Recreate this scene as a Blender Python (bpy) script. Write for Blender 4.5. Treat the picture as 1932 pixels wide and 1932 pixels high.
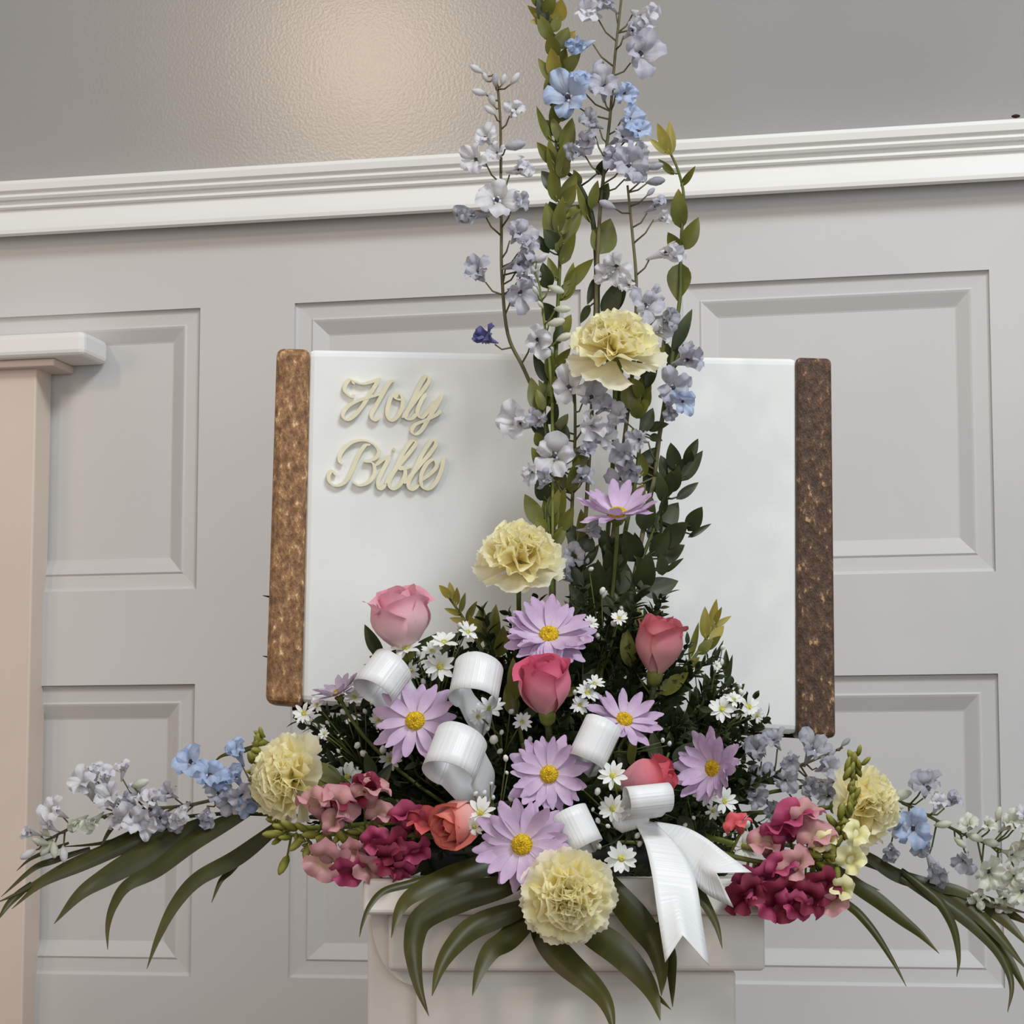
import bpy, math, random
from mathutils import Vector as V, Matrix, noise as mnoise

# ------------------------------------------------------------------ scene, camera, light
for o in list(bpy.data.objects):
    bpy.data.objects.remove(o, do_unlink=True)
SC = bpy.context.scene
COL = SC.collection
F = 4870.0                                   # focal length in pixels of the 1932 px frame
PITCH = math.radians(6.84)
CAM = V((0, -1.95, 1.30))
cd = bpy.data.cameras.new('camera'); cam = bpy.data.objects.new('camera', cd); COL.objects.link(cam)
cam.location = CAM; cam.rotation_euler = (math.pi/2 + PITCH, 0, 0)
cd.sensor_width = 36; cd.sensor_height = 36; cd.lens = F/1932*36; cd.clip_start = 0.05
SC.camera = cam
SC.view_settings.view_transform = 'Standard'; SC.view_settings.look = 'None'
SC.view_settings.gamma = 1; SC.view_settings.exposure = -0.20
SC.view_settings.use_curve_mapping = False

def lin(c):
    return tuple(((x/255)/12.92 if x/255 <= .04045 else ((x/255+.055)/1.055)**2.4) for x in c)
w = bpy.data.worlds.new('world'); SC.world = w; w.use_nodes = True
w.node_tree.nodes['Background'].inputs[0].default_value = (0.96, 1.0, 1.04, 1)
w.node_tree.nodes['Background'].inputs[1].default_value = 0.42

def area(name, loc, target, size, energy, color, sy=None):
    l = bpy.data.lights.new(name, 'AREA'); l.energy = energy; l.color = color; l.size = size
    if sy: l.shape = 'RECTANGLE'; l.size_y = sy
    o = bpy.data.objects.new(name, l); COL.objects.link(o); o.location = loc
    o.rotation_euler = (V(target)-V(loc)).to_track_quat('-Z', 'Y').to_euler()
    return o
area('ceiling_light', (0.80, -1.45, 3.30), (0.05, 0.3, 1.4), 0.8, 44, (0.95, 1.0, 1.02), 0.5)
area('front_fill', (0.9, -3.6, 1.7), (0.1, 0.3, 1.4), 1.8, 34, (0.96, 1.0, 1.03), 1.5)  # added soft fill from behind the camera, stands for no real window
area('warm_lamp', (-2.06, -2.66, 3.23), (-0.15, 0.65, 2.08), 0.22, 18, (1.0, 0.72, 0.48), 0.34)
area('side_lamp', (-1.75, -0.75, 2.0), (-0.6, 0.72, 1.5), 0.5, 4.2, (1.0, 0.74, 0.58))

RIGHT = V((1, 0, 0)); FWD = V((0, math.cos(PITCH), math.sin(PITCH))); UP = V((0, -math.sin(PITCH), math.cos(PITCH)))
def ray(x, y): return FWD + RIGHT*((x-966)/F) - UP*((y-966)/F)
def at(x, y, Y):                              # where a measured spot of the photograph stands at depth Y
    r = ray(x, y); return CAM + r*((Y-CAM.y)/r.y)
def mpp(Y): return (Y-CAM.y)/F                # metres per photograph pixel at depth Y
R = random.Random(7)
def rr(a, b): return R.uniform(a, b)

# ------------------------------------------------------------------ materials
MATS = {}
def newmat(name):
    m = bpy.data.materials.new(name); m.use_nodes = True; MATS[name] = m
    nt = m.node_tree; b = nt.nodes['Principled BSDF']
    return m, nt, b
def N(nt, t, **k):
    n = nt.nodes.new(t)
    for a, v in k.items():
        if a in n.inputs.keys(): n.inputs[a].default_value = v
        else: setattr(n, a, v)
    return n
def ramp_node(nt, stops):
    r = nt.nodes.new('ShaderNodeValToRGB')
    e = r.color_ramp.elements
    while len(e) < len(stops): e.new(0.5)
    for i, (p, c) in enumerate(stops):
        e[i].position = p; e[i].color = (*lin(c), 1)
    return r
def petal_mat(name, stops, rough=.55, trans=.25, noise=120, amt=.18, spec=.25, sheen=0.0, vein=0):
    """colour runs from the petal's base to its tip; a little noise and veining vary it"""
    m, nt, b = newmat(name); L = nt.links
    a = N(nt, 'ShaderNodeAttribute', attribute_name='t')
    r = ramp_node(nt, stops); L.new(a.outputs['Fac'], r.inputs[0])
    tc = N(nt, 'ShaderNodeTexCoord'); no = N(nt, 'ShaderNodeTexNoise', Scale=noise, Detail=3.0)
    L.new(tc.outputs['Object'], no.inputs['Vector'])
    mr = N(nt, 'ShaderNodeMapRange'); mr.inputs[1].default_value = .3; mr.inputs[2].default_value = .7
    mr.inputs[3].default_value = 1-amt; mr.inputs[4].default_value = 1+amt*.6
    L.new(no.outputs['Fac'], mr.inputs[0])
    mx = N(nt, 'ShaderNodeVectorMath', operation='SCALE'); L.new(r.outputs[0], mx.inputs[0]); L.new(mr.outputs[0], mx.inputs['Scale'])
    L.new(mx.outputs[0], b.inputs['Base Color'])
    b.inputs['Roughness'].default_value = rough; b.inputs['Specular IOR Level'].default_value = spec
    if vein:
        s = N(nt, 'ShaderNodeAttribute', attribute_name='s')
        wv = N(nt, 'ShaderNodeMath', operation='MULTIPLY'); L.new(s.outputs['Fac'], wv.inputs[0]); wv.inputs[1].default_value = vein
        sn = N(nt, 'ShaderNodeMath', operation='SINE'); L.new(wv.outputs[0], sn.inputs[0])
        bp = N(nt, 'ShaderNodeBump', Strength=.10, Distance=.001); L.new(sn.outputs[0], bp.inputs['Height']); L.new(bp.outputs[0], b.inputs['Normal'])
    if trans:
        tr = N(nt, 'ShaderNodeBsdfTranslucent'); L.new(mx.outputs[0], tr.inputs[0])
        ms = N(nt, 'ShaderNodeMixShader'); ms.inputs[0].default_value = trans
        out = nt.nodes['Material Output']
        L.new(b.outputs[0], ms.inputs[1]); L.new(tr.outputs[0], ms.inputs[2]); L.new(ms.outputs[0], out.inputs[0])
    return m
def plain(name, c, rough=.5, spec=.4, bump=0, bscale=200, amt=.05, nscale=6, metallic=0):
    m, nt, b = newmat(name); L = nt.links
    tc = N(nt, 'ShaderNodeTexCoord'); no = N(nt, 'ShaderNodeTexNoise', Scale=nscale, Detail=4.0)
    L.new(tc.outputs['Object'], no.inputs['Vector'])
    c0 = tuple(max(0, x*(1-amt)) for x in c); c1 = tuple(min(255, x*(1+amt)) for x in c)
    r = ramp_node(nt, [(.3, c0), (.7, c1)]); L.new(no.outputs['Fac'], r.inputs[0]); L.new(r.outputs[0], b.inputs['Base Color'])
    b.inputs['Roughness'].default_value = rough; b.inputs['Specular IOR Level'].default_value = spec; b.inputs['Metallic'].default_value = metallic
    if bump:
        n2 = N(nt, 'ShaderNodeTexNoise', Scale=bscale, Detail=2.0); L.new(tc.outputs['Object'], n2.inputs['Vector'])
        bp = N(nt, 'ShaderNodeBump', Strength=bump, Distance=.002); L.new(n2.outputs['Fac'], bp.inputs['Height']); L.new(bp.outputs[0], b.inputs['Normal'])
    return m
plain('panel_paint', (203, 201, 199), .42, .4, .03, 260, .02, 3)
plain('trim_paint', (232, 231, 227), .36, .45, .02, 200, .015, 3)
plain('upper_paint', (151, 149, 146), .22, .5, .05, 330, .02, 3)
plain('beige_paint', (216, 200, 187), .55, .3, .05, 240, .03, 4)
plain('pedestal_paint', (230, 225, 217), .5, .35, .06, 120, .04, 9)
plain('floor_carpet', (120, 105, 95), .95, .1, .3, 300, .08, 40)
plain('foam_white', (228, 230, 228), .75, .2, .04, 420, .012, 25)
plain('dark_board', (52, 36, 26), .8, .2, .1, 200, .1, 30)
plain('foam_green', (26, 38, 22), .95, .1, .3, 300, .2, 60)
plain('tray_plastic', (34, 40, 34), .45, .4, 0, 10, .05, 10)
plain('gold', (244, 236, 204), .28, .6, .05, 300, .04, 60, .35)
plain('stem_green', (84, 92, 44), .55, .3, .05, 200, .15, 60)
plain('stem_dark', (50, 56, 30), .6, .3, .05, 200, .15, 60)
plain('stem_brown', (98, 92, 62), .6, .3, .05, 200, .15, 60)
plain('calyx_green', (104, 112, 50), .55, .3, .1, 200, .15, 90)
plain('daisy_eye', (206, 172, 40), .8, .15, .9, 900, .2, 600)
plain('aster_eye', (196, 190, 96), .8, .15, .9, 900, .2, 600)
plain('floret_eye', (74, 70, 84), .7, .2, 0, 10, .2, 100)
plain('bee_white', (236, 234, 236), .6, .2, 0, 10, .03, 100)
# glittered brown foam
m, nt, b = newmat('brown_glitter'); L = nt.links
tc = N(nt, 'ShaderNodeTexCoord'); mp = N(nt, 'ShaderNodeMapping'); mp.inputs['Rotation'].default_value = (0, .5, 0); mp.inputs['Scale'].default_value = (1, 1, .55)
L.new(tc.outputs['Object'], mp.inputs[0])
n1 = N(nt, 'ShaderNodeTexNoise', Scale=210.0, Detail=5.0, Roughness=.65); L.new(mp.outputs[0], n1.inputs['Vector'])
r1 = ramp_node(nt, [(.36, (104, 70, 42)), (.5, (142, 102, 64)), (.6, (172, 130, 86)), (.68, (236, 204, 158))]); L.new(n1.outputs['Fac'], r1.inputs[0]); L.new(r1.outputs[0], b.inputs['Base Color'])
bp = N(nt, 'ShaderNodeBump', Strength=.8, Distance=.003); L.new(n1.outputs['Fac'], bp.inputs['Height']); L.new(bp.outputs[0], b.inputs['Normal'])
b.inputs['Roughness'].default_value = .42; b.inputs['Specular IOR Level'].default_value = .5
m2 = MATS['brown_glitter'].copy(); m2.name = 'brown_glitter_shaded'; MATS['brown_glitter_shaded'] = m2  # copy for the right strip, with its shade put into the colour
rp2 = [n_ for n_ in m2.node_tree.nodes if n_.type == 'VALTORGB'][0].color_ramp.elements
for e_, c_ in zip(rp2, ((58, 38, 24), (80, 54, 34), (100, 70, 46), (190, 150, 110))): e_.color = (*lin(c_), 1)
# satin ribbon: fine streaks across the band
m, nt, b = newmat('satin'); L = nt.links
a = N(nt, 'ShaderNodeAttribute', attribute_name='t'); cx = N(nt, 'ShaderNodeCombineXYZ'); L.new(a.outputs['Fac'], cx.inputs[0])
n1 = N(nt, 'ShaderNodeTexNoise', Scale=34.0, Detail=3.0); L.new(cx.outputs[0], n1.inputs['Vector'])
bp = N(nt, 'ShaderNodeBump', Strength=.22, Distance=.004); L.new(n1.outputs['Fac'], bp.inputs['Height']); L.new(bp.outputs[0], b.inputs['Normal'])
b.inputs['Base Color'].default_value = (*lin((222, 224, 224)), 1); b.inputs['Roughness'].default_value = .40; b.inputs['Specular IOR Level'].default_value = .45
b.inputs['Sheen Weight'].default_value = .2

petal_mat('lilac', [(0, (228, 212, 226)), (.35, (212, 188, 216)), (1, (204, 176, 210))], vein=26, amt=.12)
petal_mat('lilac_pale', [(0, (226, 214, 224)), (.4, (214, 198, 218)), (1, (204, 186, 212))], vein=26, amt=.1)
petal_mat('carnation', [(0, (244, 226, 148)), (.5, (255, 243, 184)), (.85, (255, 249, 204)), (1, (255, 250, 220))], noise=160, amt=.05, trans=.5, vein=30)
petal_mat('carnation_pale', [(0, (242, 228, 158)), (.5, (255, 246, 204)), (1, (255, 251, 230))], noise=160, amt=.05, trans=.5, vein=30)
petal_mat('rose_pale', [(0, (246, 224, 220)), (.45, (246, 208, 214)), (1, (238, 172, 190))], noise=70, amt=.08)
petal_mat('rose_pink', [(0, (236, 180, 182)), (.5, (234, 148, 166)), (1, (222, 98, 132))], noise=70, amt=.1)
petal_mat('rose_dusty', [(0, (222, 172, 166)), (.5, (218, 148, 152)), (1, (206, 104, 118))], noise=70, amt=.12)
petal_mat('rose_red', [(0, (238, 184, 188)), (.45, (228, 146, 158)), (1, (208, 84, 96))], noise=70, amt=.12)
petal_mat('rose_coral', [(0, (242, 200, 192)), (.55, (238, 178, 170)), (1, (228, 122, 106))], noise=70, amt=.1)
petal_mat('snap_magenta', [(0, (150, 62, 80)), (.45, (146, 38, 76)), (1, (184, 84, 120))], noise=90, amt=.25)
petal_mat('snap_wine', [(0, (96, 22, 36)), (.5, (104, 20, 42)), (1, (142, 52, 76))], noise=90, amt=.25)
petal_mat('snap_dusty', [(0, (196, 178, 128)), (.4, (202, 156, 146)), (1, (206, 148, 156))], noise=90, amt=.2)
petal_mat('snap_coral', [(0, (200, 80, 90)), (.5, (220, 92, 104)), (1, (226, 110, 110))], noise=90, amt=.2)
petal_mat('snap_bud', [(0, (104, 108, 40)), (.6, (132, 132, 54)), (1, (160, 154, 84))], noise=90, amt=.2, trans=.1)
petal_mat('snap_cream', [(0, (190, 184, 110)), (.5, (232, 226, 160)), (1, (244, 240, 196))], noise=90, amt=.1)
petal_mat('delph_white', [(0, (214, 212, 204)), (.5, (226, 225, 228)), (1, (224, 223, 230))], noise=140, amt=.1, trans=.38, vein=18)
petal_mat('delph_lavender', [(0, (208, 207, 210)), (.5, (199, 198, 206)), (1, (190, 190, 204))], noise=140, amt=.18, trans=.38, vein=18)
petal_mat('delph_blue', [(0, (212, 218, 230)), (.5, (194, 207, 231)), (1, (178, 196, 228))], noise=140, amt=.14, trans=.38, vein=18)
petal_mat('delph_grey', [(0, (188, 189, 193)), (.5, (181, 182, 189)), (1, (170, 172, 182))], noise=140, amt=.2, trans=.38, vein=18)
petal_mat('delph_dark', [(0, (140, 140, 176)), (.5, (108, 108, 158)), (1, (88, 88, 138))], noise=140, amt=.2, trans=.2, vein=18)
petal_mat('delph_cream', [(0, (206, 208, 180)), (.5, (222, 224, 208)), (1, (226, 228, 218))], noise=140, amt=.1, trans=.38, vein=18)
petal_mat('aster_white', [(0, (226, 228, 206)), (.4, (240, 241, 236)), (1, (243, 243, 240))], noise=140, amt=.05, trans=.25)
petal_mat('leaf_olive', [(0, (88, 92, 34)), (.5, (104, 106, 42)), (1, (120, 118, 50))], rough=.42, noise=60, amt=.28, trans=.12, spec=.4)
petal_mat('leaf_gold', [(0, (128, 122, 48)), (.5, (146, 134, 54)), (1, (160, 142, 62))], rough=.45, noise=60, amt=.22, trans=.15, spec=.4)
petal_mat('leaf_dark', [(0, (42, 52, 26)), (.5, (50, 60, 30)), (1, (62, 70, 34))], rough=.42, noise=60, amt=.3, trans=.06, spec=.4)
petal_mat('leaf_palm', [(0, (50, 52, 16)), (.5, (60, 60, 20)), (1, (76, 71, 28))], rough=.40, noise=40, amt=.3, trans=.08, spec=.32)
petal_mat('filler_dark', [(0, (34, 44, 22)), (.5, (42, 54, 26)), (1, (58, 68, 34))], rough=.6, noise=60, amt=.3, trans=.06, spec=.25)

# ------------------------------------------------------------------ mesh helpers
class MB:
    def __init__(s): s.v = []; s.f = []; s.t = []; s.s = []
    def grid(s, fn, nu, nv, closed=False, tfn=None):
        """fn(u,v) with u in 0..1 and v in -1..1; t = u and s = v are kept as attributes"""
        o = len(s.v)
        for i in range(nu+1):
            for j in range(nv+1):
                u = i/nu; v = -1+2*j/nv
                s.v.append(V(fn(u, v))); s.t.append(tfn(u, v) if tfn else u); s.s.append(v)
        n = nv+1
        for i in range(nu):
            for j in range(nv):
                s.f.append((o+i*n+j, o+i*n+j+1, o+(i+1)*n+j+1, o+(i+1)*n+j))
    def tube(s, pts, r0, r1=None, n=6):
        r1 = r0 if r1 is None else r1
        pts = [V(p) for p in pts]; o = len(s.v); k = len(pts)
        prev = None
        for i, p in enumerate(pts):
            d = (pts[min(i+1, k-1)]-pts[max(i-1, 0)]).normalized()
            if d.length == 0: d = V((0, 0, 1))
            x = d.cross(V((.31, .83, .46))).normalized() if prev is None else (prev - d*prev.dot(d)).normalized()
            prev = x; y = d.cross(x); r = r0+(r1-r0)*i/max(1, k-1)
            for j in range(n):
                a = 2*math.pi*j/n
                s.v.append(p+x*(r*math.cos(a))+y*(r*math.sin(a))); s.t.append(i/max(1, k-1)); s.s.append(0)
        for i in range(k-1):
            for j in range(n):
                s.f.append((o+i*n+j, o+i*n+(j+1) % n, o+(i+1)*n+(j+1) % n, o+(i+1)*n+j))
        s.f.append(tuple(o+j for j in reversed(range(n)))); s.f.append(tuple(o+(k-1)*n+j for j in range(n)))
    def lathe(s, prof, n=12, M=None):
        o = len(s.v); k = len(prof)
        for i, (r, z) in enumerate(prof):
            for j in range(n):
                a = 2*math.pi*j/n; p = V((r*math.cos(a), r*math.sin(a), z))
                s.v.append(M @ p if M else p); s.t.append(i/max(1, k-1)); s.s.append(0)
        for i in range(k-1):
            for j in range(n):
                s.f.append((o+i*n+j, o+i*n+(j+1) % n, o+(i+1)*n+(j+1) % n, o+(i+1)*n+j))
        s.f.append(tuple(o+j for j in reversed(range(n)))); s.f.append(tuple(o+(k-1)*n+j for j in range(n)))
    def box(s, a, b):
        o = len(s.v)
        for x in (a[0], b[0]):
            for y in (a[1], b[1]):
                for z in (a[2], b[2]): s.v.append(V((x, y, z))); s.t.append(0); s.s.append(0)
        for f in ((0, 1, 3, 2), (4, 6, 7, 5), (0, 4, 5, 1), (2, 3, 7, 6), (0, 2, 6, 4), (1, 5, 7, 3)):
            s.f.append(tuple(o+i for i in f))
    def poly(s, pts, f):
        o = len(s.v)
        for p in pts: s.v.append(V(p)); s.t.append(0); s.s.append(0)
        for q in f: s.f.append(tuple(o+i for i in q))
    def add(s, other, M):
        o = len(s.v)
        s.v += [M @ p for p in other.v]; s.t += other.t; s.s += other.s; s.f += [tuple(o+i for i in q) for q in other.f]
    def mesh(s, name, mat, smooth=True, inv=None):
        me = bpy.data.meshes.new(name)
        me.from_pydata([tuple(inv @ p) if inv else tuple(p) for p in s.v], [], s.f)
        for nm, d in (('t', s.t), ('s', s.s)):
            at_ = me.attributes.new(nm, 'FLOAT', 'POINT'); at_.data.foreach_set('value', d)
        me.materials.append(MATS[mat])
        if smooth: me.polygons.foreach_set('use_smooth', [True]*len(me.polygons))
        me.update()
        return me
def link(name, data, parent=None, M=None):
    o = bpy.data.objects.new(name, data); COL.objects.link(o)
    if parent: o.parent = parent
    if M is not None: o.matrix_local = M
    return o
def tag(o, label=None, cat=None, group=None, kind=None):
    if label: o['label'] = label
    if cat: o['category'] = cat
    if group: o['group'] = group
    if kind: o['kind'] = kind
    return o
WM = {}
def thing(name, label, cat, M, group=None):
    if not isinstance(M, Matrix): M = Matrix.Translation(M)
    o = link(name, None, None, M); o.empty_display_size = .01; WM[o.name] = M
    return tag(o, label, cat, group)
def wpart(name, mb, mat, th, smooth=True):    # a part given in world coordinates
    return link(name, mb.mesh(name, mat, smooth, WM[th.name].inverted()), th)
def frame(pos, face, roll=0.0):
    z = V(face).normalized(); x = z.cross(V((0, 0, 1)))
    if x.length < .05: x = V((1, 0, 0))
    x.normalize(); y = z.cross(x)
    M = Matrix((x, y, z)).transposed().to_4x4(); M.translation = V(pos)
    return M @ Matrix.Rotation(roll, 4, 'Z')
def bevel(o, wd, seg=2):
    b = o.modifiers.new('bevel', 'BEVEL'); b.width = wd; b.segments = seg; b.limit_method = 'ANGLE'; b.angle_limit = .6
    return o
def catmull(pts, n=6):
    pts = [V(p) for p in pts]; out = []
    P = [pts[0]*2-pts[1]]+pts+[pts[-1]*2-pts[-2]]
    for i in range(1, len(P)-2):
        a, b, c, d = P[i-1:i+3]
        for k in range(n):
            t = k/n
            out.append(.5*((2*b)+(c-a)*t+(2*a-5*b+4*c-d)*t*t+(3*b-a-3*c+d)*t**3))
    out.append(pts[-1]); return out
def rx(a): return Matrix.Rotation(a, 4, 'X')
def ry(a): return Matrix.Rotation(a, 4, 'Y')
def rz(a): return Matrix.Rotation(a, 4, 'Z')
def sc(a): return Matrix.Scale(a, 4)

# ------------------------------------------------------------------ the room: panelled wall, rail, upper wall, floor
YAW = math.radians(-13.4)
WALL = Matrix.Translation((0, .62, 0)) @ rz(YAW)          # local x along the wall, +y into it
def struct(name, mb, mat, M=WALL, smooth=False, parent=None):
    o = link(name, mb.mesh(name, mat, smooth), parent, None if parent else M)
    if not parent: o['kind'] = 'structure'
    return o
PW, PITCHX, PX0 = .302, .405, -.231
cols = [(PX0+k*PITCHX, PX0+k*PITCHX+PW) for k in range(-4, 5)]
rows = [(.75, 1.045), (1.1445, 1.440), (1.538, 1.832)]
us = [-2.2]+[x for c in cols for x in c]+[2.2]; zs = [0]+[z for r_ in rows for z in r_]+[1.945]
mb = MB()
for i in range(len(us)-1):
    for j in range(len(zs)-1):
        if i % 2 == 1 and j % 2 == 1: continue
        a = (us[i], zs[j]); c = (us[i+1], zs[j+1])
        mb.poly([(a[0], 0, a[1]), (c[0], 0, a[1]), (c[0], 0, c[1]), (a[0], 0, c[1])], [(0, 1, 2, 3)])
wall = struct('wall_back', mb, 'panel_paint')
mb = MB()
prof = [(0, 0), (.0004, .0035), (.0035, .0052), (.0165, .0062), (.0185, .0048), (.0205, .0056), (.0330, .0125), (.0345, .0130)]
def ring(ins, d, x0=0, x1=PW, z0=0, z1=.295):
    return [(x0+ins, d, z0+ins), (x1-ins, d, z0+ins), (x1-ins, d, z1-ins), (x0+ins, d, z1-ins)]
pts = [p for q in prof for p in ring(*q)]
fs = []
for k in range(len(prof)-1):
    for j in range(4): fs.append((k*4+j, k*4+(j+1) % 4, k*4+4+(j+1) % 4, k*4+4+j))
k = (len(prof)-1)*4; fs.append((k, k+1, k+2, k+3))
mb.poly(pts, fs)
pm = mb.mesh('panel', 'panel_paint', False)
for (x0, x1) in cols:
    for (z0, z1) in rows:
        link('panel', pm, wall, Matrix.Translation((x0, 0, z0)))
# back board behind the panels so no gap shows from the side
mb = MB(); mb.box((-2.2, .016, 0), (2.2, .06, 1.944)); link('backing', mb.mesh('backing', 'panel_paint', False), wall)
mb = MB(); mb.box((-2.2, 0, 1.945), (2.2, .06, 3.2)); struct('wall_upper', mb, 'upper_paint')
# moulded rail
rp = [(0, 1.9195), (-.024, 1.9195), (-.0275, 1.9225), (-.0280, 1.9265), (-.0262, 1.9320), (-.0222, 1.9380), (-.0188, 1.9435), (-.0180, 1.9480),
      (-.0220, 1.9490), (-.0240, 1.9510), (-.0225, 1.9532), (-.0180, 1.9545), (-.0185, 1.9575), (-.0250, 1.9590), (-.0270, 1.9620), (-.0255, 1.9645), (-.0262, 1.9660),
      (-.0300, 1.9690), (-.0310, 1.9760), (-.0290, 1.9795), (0, 1.9805)]
mb = MB()
mb.grid(lambda u, v: (v*2.2, rp[round(u*(len(rp)-1))][0], rp[round(u*(len(rp)-1))][1]), len(rp)-1, 1)
for p in mb.v: p.z += .25*p.y
o = struct('trim_1', mb, 'trim_paint', smooth=False)
mb = MB(); mb.lathe([(.001, 0), (.004, .001), (.004, .003), (.001, .004)], 8, Matrix.Translation((.506, -.028, 1.9735)) @ Matrix.Diagonal((1, .6, .9, 1))); link('nail_head', mb.mesh('nail_head', 'dark_board'), o)
mb = MB(); mb.box((-6, -6, -.02), (6, 1.4, 0)); struct('floor', mb, 'floor_carpet', Matrix.Identity(4))
# beige pilaster with a white cap at the left edge
mb = MB(); mb.box((-.72, -.030, 0), (-.503, .01, 1.772)); pil = struct('trim_2', mb, 'beige_paint'); bevel(pil, .002)
mb = MB(); mb.box((-.74, -.055, 1.7775), (-.440, .01, 1.8025)); bevel(struct('pilaster_cap', mb, 'trim_paint', parent=pil), .006, 3)
mb = MB(); mb.box((-.73, -.043, 1.7695), (-.478, .01, 1.7775)); bevel(struct('cap_moulding', mb, 'beige_paint', parent=pil), .002)

# ------------------------------------------------------------------ pedestal
def pbox(x0, x1, yt, yb, Yf, Yb, xy=1730):
    a = at(x0, xy, Yf).x; b = at(x1, xy, Yf).x
    mb = MB(); mb.box((a, Yf, 0 if yb is None else at(966, yb, Yf).z), (b, Yb, at(966, yt, Yf).z)); return mb
ped = thing('pedestal', 'cream painted square pedestal with stepped cap under the flowers', 'pedestal', V((.055, 0, 0)))
TOPZ = at(966, 1657, -.112).z
for nm, a in (('top_slab', (684, 1535, 1657, 1726, -.112, .16)), ('neck', (733, 1443, 1724, 1832, -.098, .145)), ('column', (786, 1387, 1830, None, -.080, .128)),
              ('corner_post', (694, 800, 1724, None, -.060, .10))):
    bevel(wpart(nm, pbox(*a), 'pedestal_paint', ped, False), .0035, 3)
# curved bracket that carries the cap at the left
mb = MB(); n = 10; za = at(966, 1726, -.076).z; zb = at(966, 1860, -.076).z; xa = at(700, 1730, -.076).x; xb = at(788, 1730, -.076).x
prof = [(xb+.004, za), (xa, za)]+[(xa+(xb-xa)*(1-math.cos(i/n*math.pi/2)), za+(zb-za)*math.sin(i/n*math.pi/2)) for i in range(n+1)]+[(xb+.004, zb)]
q = len(prof)
mb.poly([(x, -.074, z) for x, z in prof]+[(x, -.05, z) for x, z in prof], [tuple(range(q)), tuple(reversed(range(q, 2*q)))]+[(i, i+q, (i+1) % q+q, (i+1) % q) for i in range(q)])
wpart('bracket', mb, 'pedestal_paint', ped, False)
FX = at(1040, 1600, 0).x                                    # middle of the foam

# ------------------------------------------------------------------ the book
YL, YR = .092, .062
def bookpt(x, y, off=0):
    Y = YL+(YR-YL)*(x-500)/(1577-500)+off
    return at(x, y, Y)
def slab(q, th, front=0):
    """q: four photograph corners tl,tr,br,bl; th: thickness backwards"""
    f_ = [bookpt(x, y, -front) for x, y in q]; b_ = [p+V((0, th+front, 0)) for p in f_]
    mb = MB(); mb.poly(f_+b_, [(0, 3, 2, 1), (4, 5, 6, 7), (0, 1, 5, 4), (1, 2, 6, 5), (2, 3, 7, 6), (3, 0, 4, 7)]); return mb
book = thing('foam_book', 'large open white foam book with brown glitter edges behind the flowers', 'book', bookpt(1040, 1360))
bevel(wpart('page_block', slab([(580, 658), (1506, 675), (1508, 1384), (566, 1326)], .026), 'foam_white', book, False), .006, 3)
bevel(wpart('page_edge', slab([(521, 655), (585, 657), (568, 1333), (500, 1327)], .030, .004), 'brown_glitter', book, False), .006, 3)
bevel(wpart('page_edge', slab([(1502, 673), (1569, 675), (1577, 1392), (1503, 1391)], .030, .004), 'brown_glitter_shaded', book, False), .004, 3)
mb = slab([(560, 670), (1540, 690), (1545, 1392), (545, 1337)], .004); 
for p in mb.v: p.y += .030
wpart('back_board', mb, 'dark_board', book, False)
for x in (850, 1230):
    a = bookpt(x, 1300, .036); mb = MB(); mb.tube([a, V((FX+(x-1040)*.00025, .03, TOPZ+.02))], .003, n=8); wpart('support_stake', mb, 'stem_brown', book)
for y_ in (1126, 1240):
    a = bookpt(508, y_, .012); mb = MB(); mb.tube([a, a+V((-.005, -.002, .0008))], .0009, .0003, 6); wpart('pin', mb, 'dark_board', book)
# script lettering
def stroke(mb, pts, wd=44, lift=0.0):
    c = catmull([(x, y, 0) for x, y in pts], 7); k = len(c); L_ = []; R_ = []
    for i in range(k):
        d = (c[min(i+1, k-1)]-c[max(i-1, 0)]).normalized(); n = V((-d.y, d.x, 0))
        pen = .32+.68*abs(d.dot(V((-.42, .91, 0))))**1.5
        e = min(1, .35+min(i, k-1-i)/3)
        L_.append(c[i]+n*(wd*.5*pen*e)); R_.append(c[i]-n*(wd*.5*pen*e))
    def W(p, off): return bookpt(610+p.x/7.728, 690+p.y/7.728, -off)
    pts3 = [W(p+V((0, 0, 0)), .0034+lift+.00035*i/k) for i, p in enumerate(L_)]+[W(p, .0034+lift+.00035*i/k) for i, p in enumerate(R_)]+[W(p, .0012) for p in L_]+[W(p, .0012) for p in R_]
    f = []
    for i in range(k-1):
        f += [(i, i+k, i+1+k, i+1), (i+2*k, i+1+2*k, i+1+3*k, i+3*k), (i, i+1, i+1+2*k, i+2*k), (i+k, i+3*k, i+1+3*k, i+1+k)]
    f += [(0, 2*k, 3*k, k), (k-1, 2*k-1, 4*k-1, 3*k-1)]
    mb.poly(pts3, f)
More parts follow.
